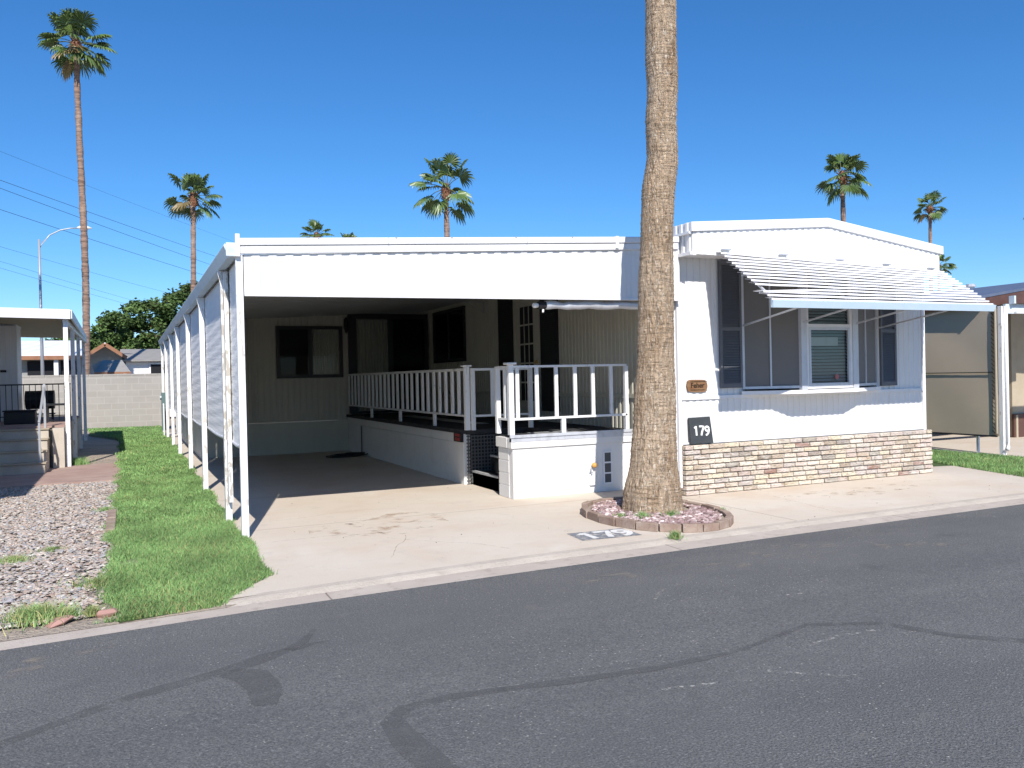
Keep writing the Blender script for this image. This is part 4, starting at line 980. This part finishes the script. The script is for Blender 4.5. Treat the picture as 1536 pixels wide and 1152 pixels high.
blades(g, 30000, lawn2(7.15, 11), .035, .075, .005, dryp=.04); blades(g, 16000, lawn2(11, 19), .04, .08, .010)
o = g.build('side_grass', M['grass'], None, recentre=False); o['kind'] = 'stuff'; o['label'] = 'strip of green grass between the two homes at the right'; o['category'] = 'grass'
def tuft(x, y, r, n, lab, L0=.04, L1=.1, dry=.2, z=.0):
    g = MB()
    def f():
        a = U(0, 6.3); q = r * abs(random.gauss(0, .55)); return (x + q * cos(a), y + q * sin(a), z)
    blades(g, n, f, L0, L1, .003, dryp=dry, lean=1.0)
    o = g.build('weed_tuft', M['grass'], None); o['label'] = lab; o['category'] = 'weed'; o['group'] = 'weeds growing through the gravel and beds'
tuft(-.62, 6.62, .20, 1400, 'largest weed tuft by the kerb at the lower left corner', .05, .13, .35)
tuft(-.42, 6.55, .065, 500, 'weed tuft to the right of the largest tuft at the lower left', .04, .09, .4)
tuft(-.27, 6.56, .055, 450, 'dry low tuft between the pink edging rocks', .03, .08, .6)
tuft(-.26, 7.55, .22, 900, 'patchy grass spreading from the lawn edge into the gravel', .03, .07, .35)
tuft(-1.0, 8.9, .16, 600, 'weed patch in the gravel at the left edge of the picture', .03, .08, .3)
tuft(-.72, 9.3, .12, 300, 'thin weed patch in the middle of the gravel', .03, .06, .3)
tuft(-.3, 11.9, .14, 350, 'sparse weeds by the lawn edge near the red patio', .03, .07, .1)
tuft(4.78, 6.74, .07, 260, 'green tuft growing against the front of the brick edging', .04, .10, .15)
tuft(5.28, 7.52, .10, 220, 'green weed at the front foot of the palm trunk', .03, .08, .05, .06)
tuft(4.98, 7.62, .10, 220, 'green weed left of the palm trunk foot', .03, .08, .05, .06)
tuft(4.78, 7.75, .09, 160, 'small weed near the left side of the brick bed', .03, .06, .2, .06)
tuft(5.7, 8.75, .16, 500, 'low green weeds behind the palm trunk by the brick skirt', .03, .08, .05, .05)
tuft(6.13, 7.75, .07, 140, 'tiny weed outside the right end of the brick bed', .03, .07, .05)
tuft(-.95, 18.9, .22, 500, 'leafy weed clump at the foot of the neighbour deck', .08, .2, .02, .03)
# gravel
g = MB()
palg = [(.46, .40, .345), (.41, .365, .33), (.50, .43, .37), (.42, .335, .285), (.31, .30, .295), (.47, .39, .32), (.58, .54, .48), (.36, .35, .36), (.39, .29, .235)]
for _ in range(20000):
    y = 6.5 + 9.0 * R() ** 1.0; x = -.20 - abs(U(0, 1)) ** .9 * (1.9 if y > 9 else 1.3)
    s = U(.010, .024) * (1.4 if R() < .06 else 1)
    bare = sin(x * 3.1 + 1) * sin(y * 2.1) + .6 * (x > -.45)
    if y < 8.8 and bare > .6 and R() < .5: continue
    k = U(.75, 1.15); c = random.choice(palg); stone(g, x, y, U(.0, .014), s, tuple(v * k for v in c), .5)
o = g.build('gravel', M['vcol'], None, recentre=False); o['kind'] = 'stuff'; o['label'] = 'mixed grey and pink river gravel left of the lawn strip'; o['category'] = 'gravel'
for x, y, s, lb in ((-.17, 6.55, .11, 'rounded pink rock at the lawn corner by the kerb'), (-.47, 6.48, .09, 'second pink rock by the kerb, among dry tufts')):
    g = MB(); stone(g, x, y, .0, s, (.42, .24, .20), .45); o = g.build('edging_rock', M['vcol'], None, smooth=False, bevel=.01); o['label'] = lb; o['category'] = 'rock'
for y0, y1, lb in ((10.1, 10.9, 'weathered red edging slab between gravel and lawn, nearer one'), (11.0, 11.7, 'weathered red edging slab between gravel and lawn, farther one')):
    g = MB().box(-.27, -.17, y0, y1, -.01, .045); o = g.build('edging_slab', M['edging'], None, bevel=.01); o['label'] = lb; o['category'] = 'edging'
# pebbles strip by posts
g = MB()
for _ in range(500):
    y = U(8.6, 22); stone(g, U(.95, 1.03), y, .003, U(.006, .014), tuple(v * U(.8, 1.1) for v in (.50, .45, .38)), .5)
o = g.build('loose_pebbles', M['vcol'], None, recentre=False); o['kind'] = 'stuff'; o['label'] = 'loose pebbles along the foot of the carport posts'; o['category'] = 'pebbles'
# leaves litter on driveway
g = MB()
for _ in range(70):
    x = U(1.3, 11); y = U(6.8, 9.0) if x > 4.4 else U(6.8, 11.5); a = U(0, 6.3); s = U(.008, .02)
    g.add([(x, y, .006), (x + s * cos(a), y + s * sin(a), .012), (x + s * cos(a + 1), y + s * sin(a + 1), .007)], [(0, 1, 2)], (.12, .08, .04))
o = g.build('leaf_litter', M['vcol'], None, recentre=False); o['kind'] = 'stuff'; o['label'] = 'scattered bits of leaf litter on the concrete'; o['category'] = 'litter'

# ------------------------------------------------------------------ block wall, lamp, wires
bw = thing('block_wall', 'grey concrete block wall across the far end of the lawn strip', 'wall', (-6, 34.6, 0))
bx('wall_body', 'cmu', bw, -22, 1.4, 34.5, 34.7, 0, 1.96); 
g = MB(); x = -22
while x < 1.3: g.box(x, x + .46, 34.49, 34.71, 1.962, 2.02); x += .47
g.build('cap_course', M['cmu'], bw)
LX = -3.25
lp = thing('street_lamp', 'tall grey street lamp with curved arm beyond the block wall', 'street lamp', (LX, 40, 0))
MB().tube([(LX, 40, 0), (LX, 40, 4), (LX, 40, 7.75)], [.085, .06, .045], 10).build('pole', M['galv'], lp, smooth=True)
MB().tube([(LX, 40, 7.35), (LX + .12, 40, 7.6), (LX + .4, 40, 7.95), (LX + .8, 40, 8.18), (LX + 1.15, 40, 8.27), (LX + 1.45, 40, 8.30)], [.035, .03, .028, .026, .025, .025], 8).build('arm', M['galv'], lp, smooth=True)
MB().tube([(LX + 1.42, 40, 8.31), (LX + 1.55, 40, 8.33), (LX + 1.8, 40, 8.33), (LX + 1.98, 40, 8.31)], [.03, .075, .08, .03], 10).build('lamp_head', M['lampglass'], lp, smooth=True)
for i, (z, a, b) in enumerate(((10.5, (-4.77, 41.54), (6.5, 62.22)), (10, (-4.69, 40.77), (5.82, 62.17)), (9, (-4.64, 40.17), (5.16, 59.86)), (13, (-5.34, 46.8), (6.6, 67.41)),
                (8, (-5.1, 43.84), (2.94, 61.97)), (7.5, (-5.26, 45.05), (2.78, 69.02)), (7.2, (-5.27, 45.11), (2.54, 69.11)))):
    a = Vector((*a, z)); b = Vector((*b, z)); d = b - a; p0 = a - d * .9; p1 = b + d * 2.2
    pts = [p0.lerp(p1, t / 24) + Vector((0, 0, -.6 * (1 - (2 * t / 24 - 1) ** 2) + .35)) for t in range(25)]
    o = MB().tube(pts, .010 if i < 3 else .006, 5).build('power_line', M['wire'], None)
    o['label'] = ['topmost of the dark power lines crossing the left sky', 'second dark power line, just under the topmost', 'third dark power line, ending lowest at the carport gutter', 'very faint thin line highest in the left sky', 'thin line just under the lamp head', 'upper of the two lowest thin lines', 'lowest thin line at the left'][i]
    o['category'] = 'power line'; o['group'] = 'overhead lines in the left sky'

# ------------------------------------------------------------------ houses beyond the wall
h1 = thing('background_house', 'low grey house with white roof and orange-brown fascia beyond the block wall', 'house', (-4, 46, 0))
bx('wall', 'greywall', h1, -11, -.25, 44.3, 52, 0, 3.0)
g = MB().prism([(-1.72, 2.98), (-.96, 3.50), (-.22, 2.98)], 'y', 44.28, 52); g.build('gable', M['greywall'], h1)
g = MB(); g.slab([(-11, 43.7, 3.06), (-1.75, 43.7, 3.06), (-1.75, 47.5, 3.9), (-11, 47.5, 3.9)], .06); 
g.slab([(-1.85, 43.6, 3.02), (-.96, 43.6, 3.62), (-.96, 50, 3.62), (-1.85, 50, 3.02)], .06); g.slab([(-.96, 43.6, 3.62), (-.06, 43.6, 2.98), (-.06, 50, 2.98), (-.96, 50, 3.62)], .06); g.build('roof', M['whiteroof'], h1)
g = MB(); g.box(-11, -1.8, 43.64, 43.70, 2.84, 3.02); g.bar((-1.86, 43.56, 2.93), (-.96, 43.56, 3.53), .06, .16); g.bar((-.96, 43.56, 3.53), (-.05, 43.56, 2.89), .06, .16); g.build('fascia', M['fasciaorange'], h1)
for x0, x1, ty in ((-4.2, -3.1, 'room'), (-2.85, -2.2, 'room')): bx('window', 'room', h1, x0, x1, 44.22, 44.3, 1.7, 2.8)
bx('porch_post', 'whiteroof', h1, -3.1, -2.92, 43.8, 43.95, 0, 2.84)
hp = thing('patio_canopy', 'small grey hipped canopy roof just above the block wall', 'canopy', (-.75, 42, 0))
g = MB().add([(-1.45, 41.2, 2.50), (-1.35, 41.2, 2.20), (.10, 41.2, 2.20), (-.25, 42.2, 2.75), (-1.05, 42.2, 2.75), (-1.35, 43.4, 2.2), (.1, 43.4, 2.2)], [(1, 2, 3, 4), (0, 1, 4), (2, 6, 3), (6, 5, 4, 3), (5, 1, 4)])
g.build('roof', M['shingle'], hp); bx('fascia', 'fasciaorange', hp, -1.36, .11, 41.15, 41.19, 2.11, 2.2)
for x in (-1.2, -.15): bx('post', 'whiteroof', hp, x, x + .08, 41.3, 41.38, 0, 2.15)
h2 = thing('background_house', 'white sided house with pale grey roof and dark window at the end of the lawn', 'house', (2, 45, 0))
bx('wall', 'whiteroof', h2, -.1, 6, 44.5, 50, 0, 2.75)
g = MB(); g.slab([(-.35, 44.1, 2.80), (6.3, 44.1, 2.80), (6.3, 47.5, 3.45), (-.35, 47.5, 3.45)], .07); g.slab([(-.35, 47.5, 3.45), (6.3, 47.5, 3.45), (6.3, 51, 2.8), (-.35, 51, 2.8)], .07); g.build('roof', M['shingle'], h2)
g = MB()
for z in range(9): g.box(-.1, .92, 44.48, 44.5, 1.0 + z * .19, 1.17 + z * .19)
g.build('lap_siding', M['white'], h2)
f = bx('window', 'white_trim', h2, .93, 2.3, 44.42, 44.49, 2.0, 2.66); bx('pane', 'room', f, 1.0, 2.2, 44.40, 44.415, 2.06, 2.58)
# broad dark tree
tr = thing('shade_tree', 'broad dark green shade tree with spreading crown behind the far houses', 'tree', (4.5, 60, 0))
MB().tube([(4.5, 60, 0), (4.4, 60, 2), (4.1, 60, 4)], [.5, .4, .3], 10).build('trunk', M['trunkbark'], tr, smooth=True)
g = MB()
for ax, az in ((-2.5, 5.0), (.3, 5.6), (2.4, 6.2), (5.5, 7.0), (8, 6)): g.tube([(4.1, 60, 3.6), ((4.1 + ax) / 2, 60, 4.6), (ax, 60 + U(-1, 1), az - .5)], [.25, .15, .06], 6)
g.build('limbs', M['trunkbark'], tr, smooth=True)
g = MB(); cl = []
for x, z, r_ in ((-4.6, 3.9, .7), (-.9, 3.5, 1.0), (1, 3.3, 1), (-3.0, 3.6, .9), (-1.9, 3.5, 1), (3.8, 4.4, 1.2), (5, 4.6, 1.2), (-3.8, 4.1, .7), (-2.9, 4.2, .8), (-1.9, 4.3, .9), (-1.2, 5.0, 1.0), (-.4, 5.6, 1.1), (-.6, 4.3, 1.0), (.6, 6.1, 1.1), (.6, 4.8, 1.1), (1.7, 6.3, 1.1), (1.8, 5.0, 1.2), (2.9, 6.7, 1.2), (3.0, 5.3, 1.2), (4.1, 7.2, 1.3), (5.4, 7.4, 1.4), (4.3, 5.6, 1.3), (6.8, 7.2, 1.4), (6, 5.6, 1.3), (8.2, 6.6, 1.3), (7.6, 5.3, 1.2), (.2, 3.9, .9), (1.4, 3.9, .9), (2.6, 4.2, 1)):
    cl.append((x, z, r_))
for x, z, r_ in cl:
    for sub in range(15):
        a = U(0, 6.3); e = U(-1.2, 1.5); cx = x + r_ * .75 * cos(a) * cos(e); cy = 60 + r_ * 1.6 * sin(a) * cos(e); cz = z + r_ * .60 * sin(e); q = r_ * U(.28, .5)
        kk = U(.55, 1.3)
        for _ in range(110):
            d = Vector((random.gauss(0, 1), random.gauss(0, 1), random.gauss(0, .45))).normalized() * q * 1.15 * R() ** .4
            p = Vector((cx, cy, cz)) + d; s = U(.07, .16); u = Vector((U(-1, 1), U(-1, 1), U(-.5, .5))).normalized() * s; v = u.cross(Vector((U(-1, 1), U(-1, 1), U(-1, 1)))).normalized() * s * .6
            k = kk * U(.7, 1.3); c = (.095 * k, .155 * k, .045 * k) if R() > .012 else (.16 * k, .08 * k, .04 * k)
            g.add([p - u, p + v, p + u, p - v], [(0, 1, 2, 3)], c)
g.build('crown', M['treeleaf'], tr)

# ------------------------------------------------------------------ left neighbour
ln = thing('neighbour_mobile_home', 'white mobile home with covered porch at the left edge', 'house', (-6, 20, 0))
g = MB(); g.ribbed((-9, 22.0), (-2.28, 22.0), .3, 3.0, (0, -1), .2, .01); g.box(-9, -2.30, 22.02, 23.0, .1, 3.0); g.build('rear_wall', M['white'], ln)
bx('wall', 'white', ln, -9, -2.45, 10.9, 18.2, .1, 3.0)  # front body added out of view to throw shade on patio and steps
bx('roof', 'whiteroof', ln, -9.2, -2.3, 10.7, 18.4, 3.0, 3.12)  # roof of that unseen front body, part of the same shadow caster
bx('rear_roof', 'whiteroof', ln, -9.2, -2.30, 22.1, 23.1, 3.0, 3.1)
g = MB(); g.box(-2.62, -2.5, 21.95, 21.985, 1.95, 2.0)
g.build('wall_hook', M['black'], ln)
pc = thing('porch_canopy', 'flat white metal porch roof on slim posts over the neighbour steps', 'porch roof', (-1.1, 18.6, 0))
g = MB(); g.slab([(-7, 18.45, 3.20), (-1.02, 18.45, 3.08), (-1.15, 28.0, 3.08), (-7, 28.0, 3.20)], .05); g.build('roof', M['whiteroof'], pc)
g = MB(); g.hexa([(-7, 18.40, 3.03), (-1.0, 18.40, 2.91), (-1.0, 18.45, 2.91), (-7, 18.45, 3.03), (-7, 18.40, 3.215), (-1.0, 18.40, 3.095), (-1.0, 18.45, 3.095), (-7, 18.45, 3.215)])
g.hexa([(-1.0, 18.45, 2.92), (-.97, 18.45, 2.92), (-1.1, 28, 2.92), (-1.15, 28, 2.92), (-1.0, 18.45, 3.09), (-.97, 18.45, 3.09), (-1.1, 28, 3.09), (-1.15, 28, 3.09)]); g.build('fascia', M['white_trim'], pc)
for x, y in ((-1.10, 18.62), (-1.12, 21.2), (-1.15, 24.2), (-1.18, 27.6)): bx('post', 'post', pc, x - .04, x + .04, y - .04, y + .04, 0, 2.95)
MB().slab([(-7, 18.47, 3.142), (-1.03, 18.47, 3.022), (-1.16, 27.9, 3.022), (-7, 27.9, 3.142)], .01).build('soffit', M['tanwall'], pc)
bx('beam', 'white_trim', pc, -1.15, -1.09, 18.6, 27.8, 2.86, 2.95)
sd = thing('neighbour_porch', 'raised concrete porch with four broad steps and black iron railing at the left', 'porch', (-2, 18.6, 0))
g = MB(); g.box(-3.5, -1.18, 18.75, 24.5, 0, .80); g.build('platform', M['stepcon'], sd)
bx('porch_floor', 'pavers', sd, -3.5, -1.16, 18.70, 24.5, .803, .84)
for k in range(4):
    y = 17.45 + k * .32; bx('step', 'stepcon', sd, -3.4, -1.42 + .0 * k, y, y + .34 if k < 3 else 18.74, 0, .2 * (k + 1) - (.02 if k == 3 else 0), bevel=.01)
    bx('tread', 'tanwall', sd, -3.4, -1.40, y - .03, y + .32 if k < 3 else 18.69, .2 * (k + 1) + .002 - (.02 if k == 3 else 0), .2 * (k + 1) + .022 - (.02 if k == 3 else 0))
bx('cheek_wall', 'stepcon', sd, -1.36, -1.16, 18.42, 18.74, 0, .80)
g = MB(); g.bar((-3.5, 21.6, 1.66), (-1.2, 21.6, 1.66), .03, .03); g.bar((-3.5, 21.6, .95), (-1.2, 21.6, .95), .02, .02)
for k in range(20): g.bar((-3.4 + k * .115, 21.6, .84), (-3.4 + k * .115, 21.6, 1.66), .014, .014)
g.build('iron_railing', M['black'], sd)
g = MB(); g.bar((-1.50, 18.7, 1.62), (-1.50, 17.5, .95), .04, .03); g.bar((-1.5, 18.7, .8), (-1.5, 18.7, 1.66), .04, .04); g.bar((-1.5, 17.52, .2), (-1.5, 17.52, 1.0), .035, .035); g.build('hand_rail', M['galv'], sd)
# porch things
gb = thing('barbecue_grill', 'dark covered grill standing on the neighbour porch', 'grill', (-1.9, 22.6, .84))
g = MB(); g.tube([(-2.2, 22.6, 1.30), (-1.6, 22.6, 1.30)], .22, 14); g.build('lid', M['black'], gb, smooth=False)
g = MB(); 
for x in (-2.15, -1.65):
    for y in (22.45, 22.75): g.bar((x, y, .84), (x, y, 1.25), .03, .03)
g.box(-2.2, -1.6, 22.45, 22.75, .95, .98); g.build('stand', M['black'], gb)
pcn = thing('porch_chair', 'dark metal chair beside the posts on the neighbour porch', 'chair', (-1.4, 20.4, .84))
g = MB(); g.box(-1.62, -1.22, 20.2, 20.6, 1.20, 1.24); g.build('seat', M['black'], pcn); bx('backrest', 'black', pcn, -1.25, -1.22, 20.2, 20.6, 1.24, 1.70)
for x in (-1.6, -1.24):
    for y in (20.22, 20.56): bx('leg', 'black', pcn, x, x + .03, y, y + .03, .84, 1.2)
pb = thing('storage_box', 'low black box on the neighbour porch floor in front of the railing', 'box', (-2.2, 20.2, .84)); bx('box_body', 'black', pb, -2.35, -1.78, 20.0, 20.4, .84, 1.10, bevel=.02); bx('box_lid', 'black', pb, -2.37, -1.76, 19.98, 20.42, 1.102, 1.13, bevel=.01)

# meter pedestal at far carport end
mt = thing('meter_pedestal', 'grey-green electric meter pedestal with pipes at the far carport end', 'meter', (.93, 26.8, 0))
bx('cabinet', 'metergreen', mt, .90, 1.02, 27.6, 27.9, .2, 1.35, bevel=.01)
MB().tube([(.86, 27.75, 1.2), (.90, 27.75, 1.2)], .07, 12).build('meter_dial', M['galv'], mt); MB().tube([(.95, 27.45, 0), (.95, 27.45, .9), (.95, 27.6, 1.0)], .025, 8).build('pipe', M['white_trim'], mt)

# ------------------------------------------------------------------ right neighbour
rn = thing('neighbour_home', 'tan and brown neighbouring home with carport at the right edge', 'house', (17, 12, 0))
NX = 14.1
bx('wall', 'tanwall', rn, 17.9, 26, 12.4, 24, .0, 3.0)
g = MB()
g.box(17.85, 26, 12.33, 12.385, 0, .52); g.build('lower_wall', M['brownmetal'], rn)
for k in range(8): bx('batten', 'tanwall', rn, 17.9 + k * .33, 17.96 + k * .33, 12.31, 12.33, .0, .5)
g = MB(); g.slab([(13.88, 10.2, 2.86), (17.5, 10.2, 3.38), (17.5, 17, 3.38), (13.88, 17, 2.86)], .05)
g.slab([(17.5, 10.2, 3.38), (26, 10.2, 2.8), (26, 17, 2.8), (17.5, 17, 3.38)], .05); g.build('roof', M['slateroof'], rn)
g = MB(); g.hexa([(13.90, 10.21, 2.64), (17.5, 10.21, 3.14), (17.5, 10.26, 3.14), (13.90, 10.26, 2.64), (13.90, 10.21, 2.805), (17.5, 10.21, 3.32), (17.5, 10.26, 3.32), (13.90, 10.26, 2.805)])
g.box(13.90, 13.94, 10.27, 17, 2.66, 2.80); g.build('fascia', M['brownmetal'], rn)
g = MB(); g.box(14.34, 18, 9.84, 9.92, 2.71, 2.83); g.build('front_gutter', M['brownmetal'], rn)
bx('gutter_end', 'gutter', rn, 14.29, 14.337, 9.83, 9.93, 2.70, 2.84)
g = MB(); g.box(14.2, 26, 9.93, 9.98, 2.53, 2.70); g.build('header_beam', M['gutter'], rn)
bx('beam_trim', 'white_trim', rn, 14.42, 26, 9.88, 9.925, 2.53, 2.565)
for y in (9.96, 12.8, 15.6, 18.4): bx('post', 'post', rn, NX - .03, NX + .05, y - .04, y + .04, 0, 2.66, bevel=.003)
bx('inner_post', 'white_trim', rn, NX - .01, NX + .03, 10.42, 10.46, 0, 2.6)
g = MB(); g.tube([(NX + .05, 9.9, 2.66), (NX + .05, 9.9, .26), (NX + .02, 9.86, .16), (NX - .04, 9.84, .12)], .035, 8); g.build('downspout', M['white_trim'], rn, smooth=True)
ts = thing('tan_shade_screen', 'large tan shade screen with a centre seam on the right neighbour carport', 'screen', (NX, 14, .35))
SXX = 14.02
g = MB(); K = 30; vs = []; fs = []
for k in range(K + 1):
    for j in range(11):
        y = 10.08 + (18.2 - 10.08) * k / K; z = .36 + (2.66 - .36) * j / 10; vs.append((SXX - .012 * sin(k * .9) * sin(j * .7), y, z))
for k in range(K):
    for j in range(10): a = k * 11 + j; fs.append((a, a + 11, a + 12, a + 1))
n0 = len(vs); vs += [(x + .006, y, z) for x, y, z in vs]; fs += [tuple(reversed([q + n0 for q in f])) for f in fs]
g.add(vs, fs).build('cloth', M['tanfab'], ts, smooth=True)
g = MB(); g.bar((SXX - .02, 10.05, 1.49), (SXX - .02, 18.2, 1.49), .012, .014); g.build('seam', M['step'], ts)
g = MB()
for k in range(30): z = .4 + k * .075; g.bar((SXX - .01, 10.03, z), (SXX - .012, 10.08, z + .05), .007, .007)
g.build('lacing', M['step'], ts); MB().tube([(SXX, 10.0, .35), (SXX, 18.2, .35)], .015, 8).build('bottom_pipe', M['step'], ts)
MB().tube([(NX - .1, 9.99, .40), (NX - .1, 9.99, 2.64)], .022, 8).build('side_pole', M['tanwall'], ts)
fr_ = thing('far_roofline', 'distant white roof with small roof vents above the right neighbour fascia', 'house', (42, 30, 0))
bx('roof', 'whiteroof', fr_, 36, 48, 30, 40, 5.2, 5.45); bx('wall', 'white', fr_, 36.3, 47.7, 30.2, 39.8, 0, 5.18)
g = MB(); g.tube([(41.5, 31, 5.45), (41.5, 31, 5.9)], .2, 10); g.tube([(41.5, 31, 5.9), (41.5, 31, 6.05)], [.3, .22], 10); g.build('roof_vent', M['galv'], fr_)
g = MB(); g.tube([(40.2, 31, 5.45), (40.2, 31, 6.0)], .07, 8); g.build('vent_pipe', M['black'], fr_)

# ------------------------------------------------------------------ light, sky, camera
tov = Vector((-.72, -2.90, 2.50)).normalized()
sl = bpy.data.lights.new('sun', 'SUN'); sl.energy = 4.3; sl.angle = radians(.53); sl.color = (1.0, .94, .865)
so = bpy.data.objects.new('sun', sl); COL.objects.link(so); so.rotation_euler = tov.to_track_quat('Z', 'Y').to_euler(); so.location = (0, -20, 30)
w = bpy.data.worlds.new('World'); SC.world = w; w.use_nodes = True; nt = w.node_tree
bg = nt.nodes['Background']; sk = nt.nodes.new('ShaderNodeTexSky'); sk.sky_type = 'NISHITA'; sk.sun_disc = False
sk.sun_elevation = math.asin(tov.z); sk.sun_rotation = math.atan2(tov.x, tov.y); sk.altitude = 0; sk.air_density = 1.0; sk.dust_density = 0; sk.ozone_density = 10.0
hs = nt.nodes.new('ShaderNodeHueSaturation'); hs.inputs['Saturation'].default_value = 1.12; nt.links.new(sk.outputs[0], hs.inputs['Color']); nt.links.new(hs.outputs[0], bg.inputs[0]); bg.inputs[1].default_value = .105
cam = bpy.data.cameras.new('camera'); co = bpy.data.objects.new('camera', cam); COL.objects.link(co)
F = 1260.; YAW = math.atan(575 / F); PITCH = -math.atan(11 / F); ROLL = .022
fwd = Vector((sin(YAW) * cos(PITCH), cos(YAW) * cos(PITCH), sin(PITCH))); r0 = Vector((cos(YAW), -sin(YAW), 0)); u0 = r0.cross(fwd)
rt = r0 * cos(ROLL) - u0 * sin(ROLL); up = r0 * sin(ROLL) + u0 * cos(ROLL)
co.matrix_world = Matrix(((rt.x, up.x, -fwd.x, 0), (rt.y, up.y, -fwd.y, 0), (rt.z, up.z, -fwd.z, 1.6), (0, 0, 0, 1)))
cam.sensor_width = 36; cam.lens = 36 * F / 1536; cam.clip_end = 1000; cam.clip_start = .05
SC.camera = co
SC.view_settings.view_transform = 'Standard'; SC.view_settings.look = 'None'; SC.view_settings.gamma = 1; SC.view_settings.exposure = .48
